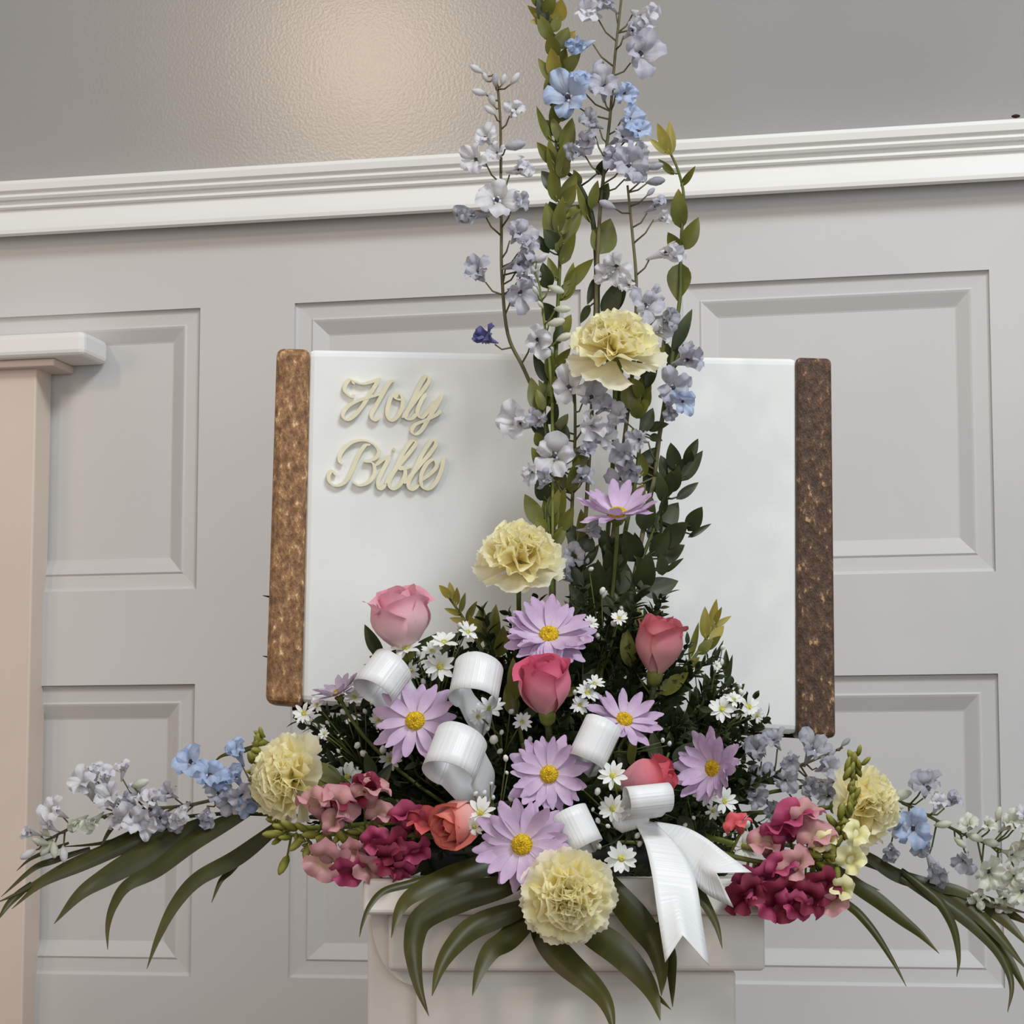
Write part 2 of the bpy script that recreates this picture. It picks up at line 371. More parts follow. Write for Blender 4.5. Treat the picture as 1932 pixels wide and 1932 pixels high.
WORDS = {
 'holy': ('Holy', (1000, 550), [
   ('h', [[(455, 270), (395, 200), (325, 270), (315, 370), (400, 450), (460, 430)], [(400, 205), (560, 262), (700, 235), (810, 190)],
          [(830, 175), (700, 380), (560, 600), (440, 740), (340, 790), (285, 720), (340, 610), (480, 520), (700, 450), (900, 390)],
          [(1040, 215), (960, 250), (860, 420), (760, 600), (700, 720), (740, 795), (830, 740)]]),
   ('o', [[(1080, 400), (1000, 440), (950, 560), (930, 700), (980, 800), (1080, 740), (1150, 600), (1150, 460), (1090, 400), (1060, 480), (1200, 500)]]),
   ('l', [[(1150, 760), (1300, 560), (1450, 360), (1540, 220), (1500, 150), (1420, 260), (1320, 470), (1220, 680), (1210, 770), (1290, 770), (1370, 690)]]),
   ('y', [[(1500, 400), (1420, 530), (1370, 680), (1430, 760), (1540, 650), (1640, 500)], [(1745, 405), (1640, 600), (1530, 780), (1430, 940), (1340, 1000), (1290, 950), (1340, 860), (1500, 790), (1640, 720), (1720, 650)]])]),
 'bible': ('Bible', (1000, 1450), [
   ('b', [[(185, 1600), (130, 1530), (80, 1590), (90, 1690), (190, 1750), (320, 1690), (420, 1520), (500, 1330), (600, 1170), (690, 1150)],
          [(290, 1430), (240, 1400), (245, 1300), (330, 1180), (450, 1105), (610, 1090), (740, 1150), (810, 1260), (740, 1360), (590, 1395)],
          [(590, 1395), (720, 1420), (750, 1560), (670, 1690), (530, 1745), (430, 1690)]]),
   ('i', [[(750, 1460), (880, 1360), (960, 1330), (880, 1500), (800, 1680), (820, 1800), (920, 1730)], [(1010, 1230), (1050, 1210)]]),
   ('b', [[(900, 1720), (1080, 1480), (1270, 1250), (1350, 1130), (1290, 1100), (1180, 1240), (1070, 1470), (960, 1690), (1000, 1800), (1110, 1740), (1190, 1600), (1180, 1480), (1110, 1510), (1290, 1480)]]),
   ('l', [[(1180, 1720), (1380, 1480), (1560, 1270), (1640, 1140), (1580, 1090), (1460, 1260), (1340, 1500), (1240, 1710), (1280, 1810), (1400, 1740)]]),
   ('e', [[(1390, 1690), (1540, 1590), (1650, 1470), (1610, 1370), (1510, 1430), (1430, 1590), (1440, 1760), (1530, 1800), (1640, 1700), (1720, 1520), (1760, 1330)]])])}
for key, (word, c, letters) in WORDS.items():
    t = thing('script_lettering', 'gold script word %s on the left page of the book' % word, 'lettering', bookpt(610+c[0]/7.728, 690+c[1]/7.728), 'gold script words')
    for nm, st in letters:
        mb = MB()
        for i_, s_ in enumerate(st): stroke(mb, s_, 62, .0004*(i_+1)+.0002*letters.index((nm, st)))
        wpart('letter', mb, 'gold', t, False)

# ------------------------------------------------------------------ foam and tray on the pedestal
tray = thing('flower_tray', 'low dark plastic tray of wet floral foam on the pedestal top', 'tray', V((FX, 0, TOPZ)))
mb = MB(); mb.lathe([(.088, TOPZ), (.096, TOPZ+.012), (.100, TOPZ+.022), (.096, TOPZ+.022), (.090, TOPZ+.010)], 28, Matrix.Translation((FX, .0, 0)) @ Matrix.Diagonal((1, .8, 1, 1)))
wpart('dish', mb, 'tray_plastic', tray)
mb = MB(); mb.box((FX-.078, -.045, TOPZ+.006), (FX+.078, .045, TOPZ+.075)); bevel(wpart('foam_block', mb, 'foam_green', tray, False), .010, 2)
def foam_point(p):
    return V((FX+max(-.065, min(.065, (p.x-FX)*.35)), max(-.035, min(.035, p.y*.5)), TOPZ+.045+rr(-.01, .02)))

# ------------------------------------------------------------------ flower builders
def mesh_of(key, mat, fn, nu, nv, tfn=None):
    mb = MB(); mb.grid(fn, nu, nv, tfn=tfn); return mb.mesh(key, mat)
def stem_part(th, p0, back, r=.0016, mat='stem_green', p1=None):
    p1 = foam_point(p0) if p1 is None else p1
    d = (p1-p0).length; c = p0+V(back).normalized()*d*.35
    pts = [p0*(1-t)**2+c*(2*t*(1-t))+p1*t*t for t in [i/10 for i in range(11)]]
    mb = MB(); mb.tube(pts, r); return wpart('stem', mb, mat, th)

# --- lilac daisies
def daisy_petal(seed, L_=.0255, W_=.0045, r0=.004):
    q = random.Random(seed); bend = q.uniform(-.0035, .002); tw = q.uniform(-.25, .25); side = q.uniform(-.002, .002); tip = q.choice([.25, .35, .45])
    def fn(u, v):
        x = r0+L_*u*(1-.17*v*v*u**3)
        wd = W_*(.35+.65*math.sin(min(1, u*1.5)*math.pi/2))*(1-u**5*tip)
        z = bend*u*u*2+.0011*(1-math.cos(u*math.pi))*.5-.0010*(1-v*v)*math.sin(u*math.pi)+.0003*math.cos(v*7)*u
        y = v*wd+side*u*u
        return (x, y*math.cos(tw*u)-z*math.sin(tw*u)*.3, z+y*math.sin(tw*u))
    return fn
DP = {mt: [mesh_of('petal', mt, daisy_petal(i), 7, 5) for i in range(6)] for mt in ('lilac', 'lilac_pale')}
def disc_mesh(r, h, mat, bumps=60, seed=1):
    mb = MB(); mb.lathe([(r, -h*.4), (r*1.02, 0), (r*.85, h*.7), (r*.45, h), (r*.02, h*.85)], 14)
    q = random.Random(seed)
    for i in range(bumps):
        a = i*2.39996; d = r*.97*math.sqrt((i+.5)/bumps); z = h*(1-(d/r)**2*.75)
        mb.lathe([(r*.09, -r*.05), (r*.085, r*.07), (r*.02, r*.13)], 5, Matrix.Translation((d*math.cos(a), d*math.sin(a), z)))
    return mb.mesh('disc', mat)
DISC = disc_mesh(.0060, .0030, 'daisy_eye')
def calyx_mesh(r, h, mat='calyx_green'):
    mb = MB(); mb.lathe([(.0015, -h), (r*.7, -h*.7), (r, -h*.2), (r*1.02, 0), (r*.4, .0002)], 10); return mb.mesh('calyx', mat)
DCAL = calyx_mesh(.0055, .006)
def daisy(px, py, Y, face, dia, label, n=13, mat='lilac', roll=0, open_=0.0, layers=2):
    p = at(px, py, Y); t = thing('lilac_daisy', label, 'daisy', frame(p, face, roll), 'lilac daisies')
    s = dia*mpp(Y)/.058
    for k in range(layers):
        for i in range(n):
            a = 2*math.pi*(i+.5*k)/n+rr(-.09, .09); tilt = open_+(.02 if k == 0 else .20)+rr(-.10, .13)
            link('petal', DP[mat][R.randrange(6)], t, rz(a) @ Matrix.Translation((0, 0, .0012*k*s)) @ ry(-tilt) @ sc(s*(1 if k == 0 else .93)*rr(.9, 1.06)))
    link('disc', DISC, t, Matrix.Translation((0, 0, (.0014+.0014*(layers-1))*s)) @ sc(s*1.05)); link('calyx', DCAL, t, Matrix.Translation((0, 0, -.0004)) @ sc(s))
    stem_part(t, p-V(face).normalized()*.005*s, -V(face))
    return t

# --- carnations
def carn_petal(seed, A=.62, L_=.036, ruf=.0045, cup=.004):
    q = random.Random(seed); k1 = q.uniform(5, 8); p1 = q.uniform(0, 6.28); k2 = q.uniform(10, 14); p2 = q.uniform(0, 6.28)
    def fn(u, v):
        a = v*A*(.25+.75*u**.6)
        e = 1+.022*math.sin(v*34+p1)*max(0, u-.8)*5+.04*math.sin(v*k1+p2)*u-.05*v*v
        r_ = L_*u*e
        z = ruf*u**2.2*(math.sin(v*k1+p1)+.45*math.sin(v*k2+p2))+cup*(u*u)-.002*math.sin(u*3.1)
        return (r_*math.cos(a), r_*math.sin(a), z)
    return fn
CP = [mesh_of('petal', 'carnation', carn_petal(20+i, .62, .036, .0030, .001), 7, 22) for i in range(5)]
CPI = [mesh_of('petal', 'carnation', carn_petal(40+i, .85, .030, .0075, .003), 7, 24) for i in range(6)]
CPO = [mesh_of('petal', 'carnation_pale', carn_petal(60+i, .66, .037, .0022, -.002), 7, 22) for i in range(5)]
mb = MB(); mb.lathe([(.002, -.026), (.0055, -.024), (.0068, -.014), (.0072, -.004), (.0066, .001), (.003, .001)], 12); CCAL = mb.mesh('calyx', 'calyx_green')
def carnation(px, py, Y, face, dia, label, roll=0, up=0.0, squash=1.0, skirt=0.0):
    p = at(px, py, Y); t = thing('yellow_carnation', label, 'carnation', frame(p, face, roll), 'yellow carnations')
    s = dia*mpp(Y)/.074
    for li, (n, tilt, k, ms, z) in enumerate(((6, skirt, 1.02, CPO, 0), (7, .30, 1.0, CP, .001), (7, .60, 1.0, CPI, .002), (7, .90, .98, CPI, .003), (6, 1.16, .95, CPI, .004), (6, 1.35, .9, CPI, .006), (7, 1.5, .8, CPI, .008))):
        for i in range(n):
            a = 2*math.pi*(i+.5*(li % 2))/n+rr(-.2, .2); jx = (0, 0, .002, .003, .004, .006, .009)[li]*s
            link('petal', ms[R.randrange(len(ms))], t, Matrix.Diagonal((1, 1, squash, 1)) @ rz(a) @ Matrix.Translation((rr(-jx, jx*.3), rr(-jx, jx), z*s)) @ ry(-(tilt+up+rr(-.10, .10))) @ rx(rr(-.25-.1*li, .25+.1*li)) @ sc(s*k*rr(.92, 1.05)))
    link('calyx', CCAL, t, sc(s))
    stem_part(t, p-V(face).normalized()*.025*s, -V(face), .0019)
    return t

# --- roses
def rose_petal(seed, k, n, mat):
    q = random.Random(seed); f = (k+1)/n; Rm = .0205*(.22+.78*f); H = .050*(.80+.20*(1-abs(f-.55)))
    Phi = 1.25+.25*(1-f); flare = (.002+.016*max(0, f-.40)); lean = q.uniform(-.06, .06); pk = q.uniform(.10, .22); jag = q.uniform(0, 6)
    def fn(u, v):
        pr = .30+.70*math.sin(min(1, u/.55)*math.pi/2) if u < .55 else 1-(.34+.3*(1-f))*((u-.55)/.45)**1.5
        roll_ = flare*max(0, (u-.72)/.28)**1.8*(1-.35*math.cos(v*2))
        r_ = Rm*pr+roll_+.0012*abs(v)**3*(1 if f > .3 else 0)+.0007*math.sin(v*4+jag)*u+.0004*math.sin(v*11+jag*2)*u*u
        h = H*u*(1-pk*v*v*u*u)+.0008*math.sin(v*6+jag)*u**4-roll_*.35
        a = v*Phi*(.55+.45*math.sin(min(1, u*1.6)*math.pi/2))
        return (r_*math.cos(a)+lean*Rm*u, r_*math.sin(a), h)
    return mesh_of('petal', mat, fn, 9, 10)
def sepal_mesh():
    def fn(u, v):
        x = .004+.024*u; wd = .0042*math.sin((u*.85+.15)*math.pi)**.8; z = .010*u*u-.004*u
        return (x, v*wd, z)
    return mesh_of('sepal', 'leaf_olive', fn, 6, 3)
SEP = sepal_mesh()
mb = MB(); mb.lathe([(.0025, -.012), (.0060, -.008), (.0072, -.002), (.0060, .003), (.003, .004)], 10); RCAL = mb.mesh('calyx', 'calyx_green')
ROSE = {}
def rose(px, py, Y, face, height, mat, label, roll=0, n=11, wide=1.0, sep=.9):
    """px,py: the foot of the bud"""
    if mat not in ROSE: ROSE[mat] = [rose_petal(100+k+len(ROSE)*31, k, 11, mat) for k in range(11)]
    p = at(px, py, Y); t = thing('rose', label, 'rose', frame(p, face, roll), 'pink roses')
    s = height*mpp(Y)/.050
    S = Matrix.Diagonal((s*wide, s*wide, s, 1))
    for k in range(n): link('petal', ROSE[mat][k], t, rz(k*2.39996) @ S @ ry(rr(-.03, .03)))
    for i in range(5): link('sepal', SEP, t, rz(i*1.2566+.3) @ ry(-sep+rr(-.25, .25)) @ sc(s*rr(.85, 1.05)))
    link('calyx', RCAL, t, sc(s))
    stem_part(t, p-V(face).normalized()*.011*s, -V(face), .0022, 'stem_dark')
    return t

# --- delphinium florets
def delph_petal(seed):
    q = random.Random(seed); p1 = q.uniform(0, 6.28); cu = q.uniform(.002, .0045); pt = q.uniform(.2, .6)
    def fn(u, v):
        x = .0015+.0135*u*(1-.16*v*v*u)
        wd = .0070*math.sin((.12+.88*u)*math.pi*.62)**.9*(1-.55*max(0, u-.7)/.3*pt)
        return (x, v*wd, cu*math.sin(u*2.6)-.0022*v*v*(1-u)+.0012*math.sin(v*5+p1)*u+.0006*math.sin(u*9+p1))
    return fn
DMATS = ('delph_white', 'delph_lavender', 'delph_blue', 'delph_grey', 'delph_dark', 'delph_cream')
DEL = {m_: [mesh_of('petal', m_, delph_petal(200+i), 5, 6) for i in range(4)] for m_ in DMATS}
SPUR = {}; BUD = {}; BEE = {}
for m_ in DMATS:
    mb = MB(); mb.lathe([(.0005, -.013), (.0013, -.010), (.0022, -.005), (.0032, -.001), (.0030, .0012), (.001, .0016)], 8, ry(.2)); SPUR[m_] = mb.mesh('floret', m_)
    mb = MB(); mb.lathe([(.0006, -.002), (.0030, .002), (.0046, .007), (.0040, .012), (.0018, .016), (.0004, .0168)], 9); BUD[m_] = mb.mesh('bud', m_)
mb = MB()
for i in range(4):
    a = i*1.571+.4; mb.lathe([(.0006, 0), (.0014, .0012), (.0012, .003), (.0003, .0036)], 6, rz(a) @ Matrix.Translation((.0017, 0, .0008)) @ ry(.4))
BEEM = mb.mesh('bee', 'bee_white')
mb = MB(); mb.lathe([(.0012, 0), (.0012, .0022), (.0003, .0026)], 7); EYE = mb.mesh('eye', 'floret_eye')
def nearest(path, p):
    return min(path, key=lambda q: (q-p).length)
def floret(th, p, face, dia, mat, cup=.5, eye=True):
    loc = p-WM[th.name].translation
    s = dia/.028
    f = link('floret', SPUR[mat], th, Matrix.Translation(loc) @ frame((0, 0, 0), face, rr(0, 6)) @ sc(s))
    for i in range(5):
        link('petal', DEL[mat][R.randrange(4)], f, rz(i*1.2566+rr(-.2, .2)) @ ry(-(cup+rr(-.25, .32))) @ rx(rr(-.35, .35)) @ Matrix.Diagonal((rr(.8, 1.15), rr(.75, 1.1), 1.5, 1)))
    if eye:
        link('bee', BEEM, f, sc(.72)); link('eye', EYE, f, Matrix.Translation((0, 0, .0012)) @ sc(1.15))
    return f
def spike(name, label, cat, path, Y, florets, buds=(), r=.0017, stemmat='stem_brown', group=None, base=True, jit=.010):
    """path: photograph points from foot to tip; florets (px,py,dia_px,mat,(fx,fz),cup)"""
    P3 = catmull([at(x, y, Y[0]+(Y[1]-Y[0])*i/(len(path)-1)) for i, (x, y) in enumerate(path)], 6)
    t = thing(name, label, cat, P3[0].copy(), group)
    mb = MB(); mb.tube(P3, r, r*.55)
    if base:
        fp = foam_point(P3[0]); c = P3[0]+(P3[0]-P3[3])*1.0
        mb.tube([P3[0], (P3[0]+c+fp)/3+V((0, .0, 0)), fp], r, r*.9)
    def pos(px, py):
        y0 = min(path, key=lambda q: (q[0]-px)**2+(q[1]-py)**2); k = path.index(y0)/(len(path)-1)
        return at(px, py, Y[0]+(Y[1]-Y[0])*k+rr(-jit, jit*.2)-.006)
    for fl in florets:
        px, py, d, mat = fl[:4]; p = pos(px, py); q = nearest(P3, p)
        if len(fl) > 4: fx, fz = fl[4]
        else:
            o = p-q; L_ = max(.004, math.hypot(o.x, o.z)); fx, fz = o.x/L_*.7+rr(-.2, .2), o.z/L_*.4+rr(-.1, .3)
        face = V((fx, -.75, fz)).normalized(); cup = fl[5] if len(fl) > 5 else rr(.35, .75)
        dd = d*1.28*mpp(p.y)
        floret(t, p, face, dd, mat, cup)
        bk = p-face*.010*dd/.028
        k0 = max(0, P3.index(q)-2); mb.tube([P3[k0], (P3[k0]*.4+bk*.6)+V((0, 0, -.003)), bk], .0008, .0006, 5)
    for b_ in buds:
        px, py, d, mat, dv = b_; p = pos(px, py); q = nearest(P3, p); k0 = max(0, P3.index(q)-1)
        dr = V((dv[0], rr(-.4, 0), dv[1])).normalized(); s = d*mpp(p.y)/.0168
        p0 = p-dr*.008*s
        link('bud', BUD[mat], t, Matrix.Translation(p0-WM[t.name].translation) @ frame((0, 0, 0), dr) @ sc(s))
        mb.tube([P3[k0], (P3[k0]+p0)/2+V((0, 0, -.002)), p0], .0008, .0006, 5)
    wpart('stem', mb, stemmat, t)
    return t

# --- leaves
def leaf_mesh(mat, p0, p1, hw, nrm, fold=.25, bend=0.0, foot=None, shape=1.0, nu=8):
    """a leaf from p0 to p1 with half width hw, facing nrm; foot: where its stalk leaves the twig"""
    d = p1-p0; L_ = d.length; x = d/L_; n = V(nrm)-x*V(nrm).dot(x); n.normalize(); y = n.cross(x)
    mb = MB()
    def fn(u, v):
        wd = hw*(math.sin(math.pi*u**(.75*shape))**.85 if 0 < u < 1 else 0.0)+.0001
        z = abs(v)*wd*fold+bend*L_*4*u*(1-u)
        return p0+x*(L_*u)+y*(v*wd)+n*z
    mb.grid(fn, nu, 4)
    if foot is not None and (foot-p0).length > .001: mb.tube([foot, (foot+p0)/2+V((0, -.0005, 0)), p0+x*L_*.2], .0009, .0006, 5)
    return mb
def greens(name, label, path, Y, leaves, mat='leaf_olive', r=.0018, stemmat='stem_green', base=True, jit=.010, cat='foliage', group='leafy green stems', extra=0):
    P3 = catmull([at(x, y, Y[0]+(Y[1]-Y[0])*i/(len(path)-1)) for i, (x, y) in enumerate(path)], 6)
    t = thing(name, label, cat, P3[0].copy(), group)
    mb = MB(); mb.tube(P3, r, r*.5)
    if base: fp = foam_point(P3[0]); mb.tube([P3[0], (P3[0]*2-P3[2]+fp)/2, fp], r, r)
    wpart('stem', mb, stemmat, t)
    leaves = list(leaves)
    for i in range(extra):
        k = (i+.5)/extra*(len(path)-1); j = min(int(k), len(path)-2); f = k-j; bx = path[j][0]*(1-f)+path[j+1][0]*f; by = path[j][1]*(1-f)+path[j+1][1]*f
        sd = 1 if i % 2 else -1; l = rr(38, 62); an = rr(.25, .75)
        leaves.append(((bx+sd*4, by), (bx+sd*math.sin(an)*l, by-math.cos(an)*l), rr(8, 14), mat if rr(0, 1) < .6 else 'leaf_dark'))
    for lf in leaves:
        (a, b_, hw) = lf[:3]; mt = lf[3] if len(lf) > 3 else mat
        q = min(P3, key=lambda q_: (q_-at(a[0], a[1], q_.y)).length); Yb = q.y+rr(-.004, .002); Yt = Yb+rr(-jit, jit*.5)
        p0 = at(*a, Yb); p1 = at(*b_, Yt)
        nrm = V((rr(-.5, .5), -1, rr(-.1, .5)))
        wpart('leaf', leaf_mesh(mt, p0, p1, hw*1.18*mpp(Yb), nrm, rr(.12, .35), rr(-.06, .06), q), mt, t)
    return t
def blade_mesh(pts, hw, nrm=(0, -1, .25), fold=.35, peak=.35, n=7):
    """a long pleated palm leaflet along pts (3D)"""
    c = catmull(pts, n); k = len(c); mb = MB()
    Ls = [0]
    for i in range(1, k): Ls.append(Ls[-1]+(c[i]-c[i-1]).length)
    def fr(i):
        d = (c[min(i+1, k-1)]-c[max(i-1, 0)]).normalized(); nn = V(nrm)-d*V(nrm).dot(d); nn.normalize(); return d, nn, nn.cross(d)
    F_ = [fr(i) for i in range(k)]
    def fn(u, v):
        i = round(u*(k-1)); s_ = Ls[i]/Ls[-1]; d, nn, y = F_[i]
        wd = hw*(.45+.55*math.sin(min(1, s_/peak)*math.pi/2))*(1-max(0, (s_-peak)/(1-peak))**1.6)+.0002
        return c[i]+y*(v*wd)-nn*(abs(v)*wd*fold)
    mb.grid(fn, k-1, 4)
    return mb
def frond(label, rach, leaflets, Yr, group='palm fronds'):
    """rach: rachis (photograph points) with depths Yr; leaflets: (points, half width, depth0, depth1)"""
    P3 = catmull([at(x, y, Y) for (x, y), Y in zip(rach, Yr)], 6)
    t = thing('palm_frond', label, 'palm leaf', P3[0].copy(), group)
    mb = MB(); mb.tube(P3, .0022, .0010); wpart('rachis', mb, 'stem_dark', t)
    for pts, hw, Y0, Y1 in leaflets:
        k = len(pts); p3 = [at(x, y, Y0+(Y1-Y0)*i/(k-1)) for i, (x, y) in enumerate(pts)]
        wpart('leaflet', blade_mesh(p3, hw*mpp(Y0), (rr(-.3, .3), -1, rr(.1, .6)), rr(.2, .45), rr(.28, .42)), 'leaf_palm', t)
    return t

# ------------------------------------------------------------------ palm fronds
frond('long narrow palm frond fanning left past the pale delphinium', [(860, 1560), (640, 1545), (440, 1535), (300, 1550), (200, 1590)], [
    ([(326, 1552), (248, 1586), (155, 1630), (78, 1667), (22, 1715)], 15, -.030, -.06),
    ([(400, 1545), (280, 1608), (199, 1654), (149, 1688), (102, 1743)], 24, -.036, -.07),
    ([(478, 1524), (373, 1580), (295, 1639), (239, 1670), (214, 1707), (203, 1747), (203, 1792)], 19, -.04, -.08),
    ([(540, 1545), (450, 1614), (373, 1657), (329, 1707), (298, 1769), (277, 1828)], 17, -.045, -.085),
    ([(470, 1600), (435, 1642), (416, 1662), (399, 1703)], 6, -.042, -.06),
    ([(310, 1556), (210, 1600), (124, 1636), (47, 1679), (-8, 1704)], 12, -.028, -.05),
    ([(170, 1600), (102, 1623), (62, 1639), (2, 1692)], 6, -.02, -.04),
    ([(300, 1560), (199, 1589), (115, 1598)], 4, -.02, -.02), ([(225, 1545), (205, 1570), (187, 1604)], 4, -.022, -.03),
    ([(130, 1590), (62, 1618), (31, 1643)], 4, -.015, -.02), ([(60, 1665), (20, 1700), (-6, 1738)], 7, -.02, -.04),
    ([(500, 1400), (460, 1415), (420, 1425), (400, 1442)], 5, -.01, .0), ([(570, 1395), (530, 1405), (495, 1398)], 3, -.01, -.01)],
    [0, -.02, -.03, -.03, -.02])
frond('broad glossy palm frond draping over the front of the pedestal', [(1040, 1590), (1050, 1630), (1060, 1680), (1075, 1730)], [
    ([(985, 1600), (900, 1635), (830, 1660), (778, 1688), (753, 1718), (738, 1770)], 24, -.105, -.165),
    ([(850, 1642), (775, 1665), (724, 1680), (698, 1707), (684, 1740), (678, 1768)], 8, -.122, -.165),
    ([(1010, 1640), (957, 1668), (872, 1692), (800, 1730), (782, 1775), (783, 1820), (792, 1868), (809, 1917)], 26, -.125, -.17),
    ([(1020, 1690), (983, 1712), (898, 1745), (855, 1784), (830, 1826), (815, 1879)], 22, -.13, -.175),
    ([(1030, 1705), (995, 1733), (957, 1771), (927, 1792), (906, 1830), (891, 1879)], 22, -.125, -.18),
    ([(1010, 1730), (1030, 1765), (1067, 1808), (1118, 1856), (1146, 1896), (1160, 1955)], 28, -.125, -.185),
    ([(1080, 1720), (1106, 1750), (1161, 1788), (1208, 1838), (1233, 1880), (1246, 1926)], 28, -.125, -.18),
    ([(1150, 1800), (1208, 1850), (1240, 1880), (1266, 1905)], 8, -.14, -.175),
    ([(1130, 1640), (1165, 1690), (1208, 1743), (1237, 1786), (1248, 1835), (1248, 1879)], 26, -.125, -.17),
    ([(1240, 1740), (1263, 1792), (1267, 1843), (1269, 1900)], 10, -.13, -.165),
    ([(1270, 1600), (1301, 1652), (1331, 1703), (1352, 1745), (1363, 1790)], 12, -.122, -.165)],
    [-.04, -.08, -.11, -.13])
frond('narrow palm frond arching down to the right past the magenta snapdragon', [(1240, 1580), (1450, 1590), (1600, 1620), (1760, 1680), (1932, 1740)], [
    ([(1560, 1665), (1590, 1697), (1621, 1723), (1653, 1762), (1686, 1815), (1710, 1861)], 8, -.05, -.09),
    ([(1570, 1630), (1600, 1660), (1653, 1696), (1702, 1735), (1738, 1764), (1772, 1799)], 14, -.045, -.08),
    ([(1600, 1600), (1640, 1618), (1693, 1651), (1760, 1670), (1807, 1680), (1863, 1703), (1945, 1725)], 13, -.03, -.05),
    ([(1700, 1640), (1735, 1668), (1774, 1703), (1800, 1752), (1809, 1808), (1805, 1843)], 9, -.04, -.07),
    ([(1700, 1655), (1758, 1687), (1823, 1732), (1876, 1784), (1902, 1830), (1909, 1867), (1901, 1910)], 14, -.04, -.08),
    ([(1760, 1670), (1823, 1703), (1876, 1752), (1940, 1832)], 15, -.035, -.07),
    ([(1800, 1675), (1856, 1707), (1900, 1740), (1945, 1790)], 13, -.03, -.06),
    ([(1840, 1690), (1890, 1715), (1945, 1745)], 11, -.025, -.05), ([(1880, 1770), (1915, 1830), (1940, 1880)], 8, -.04, -.07),
    ([(1590, 1640), (1625, 1665), (1660, 1680)], 4, -.04, -.04)],
    [0, -.02, -.03, -.03, -.03])

# ------------------------------------------------------------------ tall green stems
greens('myrtle_stem', 'tallest olive myrtle stem rising beside the blue delphinium to the top edge',
    [(1040, 1010), (1045, 800), (1050, 640), (1056, 500), (1060, 400), (1050, 300), (1050, 200), (1052, 110), (1036, 50), (1003, -10)], (-.015, -.010), [
    ((1040, 52), (995, 10), 9, 'leaf_gold'), ((1040, 46), (1000, 40), 9, 'leaf_gold'), ((1045, 55), (1028, -5), 12, 'leaf_gold'), ((1050, 42), (1060, -2), 14, 'leaf_gold'), ((1055, 95), (1032, 55), 9, 'leaf_gold'),
    ((1050, 122), (1038, 92), 9, 'leaf_gold'), ((1058, 92), (1086, 58), 10, 'leaf_gold'), ((1060, 142), (1096, 98), 13), ((1048, 150), (1040, 90), 13, 'leaf_gold'), ((1060, 205), (1085, 145), 15),
    ((1042, 190), (1042, 130), 13), ((1040, 270), (1012, 200), 8), ((1060, 230), (1078, 170), 14), ((1045, 330), (1036, 262), 11), ((1062, 290), (1080, 222), 14), ((1058, 330), (1072, 258), 13),
    ((1064, 380), (1086, 326), 13), ((1050, 382), (1040, 316), 12), ((1064, 412), (1100, 386), 9), ((1046, 458), (1030, 382), 14), ((1060, 460), (1100, 394), 11), ((1058, 500), (1086, 438), 10),
    ((1036, 478), (1005, 438), 9, 'leaf_dark'), ((1034, 545), (1024, 495), 13, 'leaf_dark'), ((1064, 545), (1120, 488), 12), ((1068, 560), (1082, 495), 9), ((1050, 440), (1062, 370), 11), ((1058, 270), (1040, 220), 9),
    ((1054, 480), (1050, 420), 9), ((1044, 240), (1052, 180), 12)], extra=34)
greens('myrtle_stem', 'short olive myrtle stem with a broad leaf just above the upper carnation',
    [(1125, 620), (1126, 560), (1125, 480), (1115, 400), (1090, 345), (1062, 320)], (-.012, -.008), [
    ((1130, 480), (1152, 412), 22), ((1112, 420), (1088, 345), 8), ((1124, 474), (1118, 432), 7), ((1142, 600), (1168, 528), 17, 'leaf_dark'), ((1130, 520), (1108, 575), 9, 'leaf_dark'),
    ((1112, 575), (1095, 610), 7, 'leaf_dark'), ((1155, 590), (1182, 545), 9, 'leaf_dark'), ((1115, 395), (1128, 340), 9), ((1095, 350), (1082, 320), 7), ((1128, 330), (1140, 300), 8, 'leaf_dark'), ((1130, 385), (1148, 345), 12, 'leaf_dark')], base=False, r=.0028, stemmat='stem_dark')
greens('myrtle_stem', 'curving olive myrtle stem right of the delphiniums with rounded leaves',
    [(1265, 700), (1272, 640), (1283, 560), (1284, 500), (1286, 440), (1290, 370), (1278, 318), (1256, 272)], (-.012, -.005), [
    ((1264, 292), (1240, 232), 10, 'leaf_gold'), ((1266, 292), (1263, 228), 9, 'leaf_gold'), ((1262, 292), (1225, 262), 7, 'leaf_gold'), ((1272, 330), (1242, 300), 6), ((1284, 352), (1312, 313), 6), ((1286, 432), (1280, 356), 15), ((1286, 472), (1318, 410), 15),
    ((1284, 476), (1260, 438), 12), ((1285, 496), (1278, 568), 20), ((1272, 660), (1306, 583), 11, 'leaf_dark'), ((1262, 700), (1280, 650), 11, 'leaf_dark'), ((1265, 680), (1250, 640), 8, 'leaf_dark')])
greens('myrtle_stem', 'olive leaves climbing the white page left of the lilac side-on daisy',
    [(1040, 1080), (1036, 1000), (1032, 920), (1030, 840), (1028, 770), (1040, 700), (1045, 640)], (-.022, -.018), [
    ((1016, 778), (1002, 712), 13), ((1028, 770), (1045, 690), 13), ((1040, 720), (1036, 650), 9), ((1022, 842), (1010, 815), 9), ((1020, 992), (990, 932), 14), ((1044, 1000), (1040, 925), 13),
    ((1056, 1005), (1082, 955), 11), ((1085, 890), (1104, 838), 13), ((1075, 930), (1092, 862), 12), ((1030, 955), (1056, 905), 10), ((1050, 990), (1066, 920), 9), ((1060, 840), (1068, 800), 10, 'leaf_dark'), ((1020, 900), (1034, 850), 8),
    ((1030, 1040), (1012, 985), 9, 'leaf_dark'), ((1060, 880), (1110, 835), 7)], extra=16)
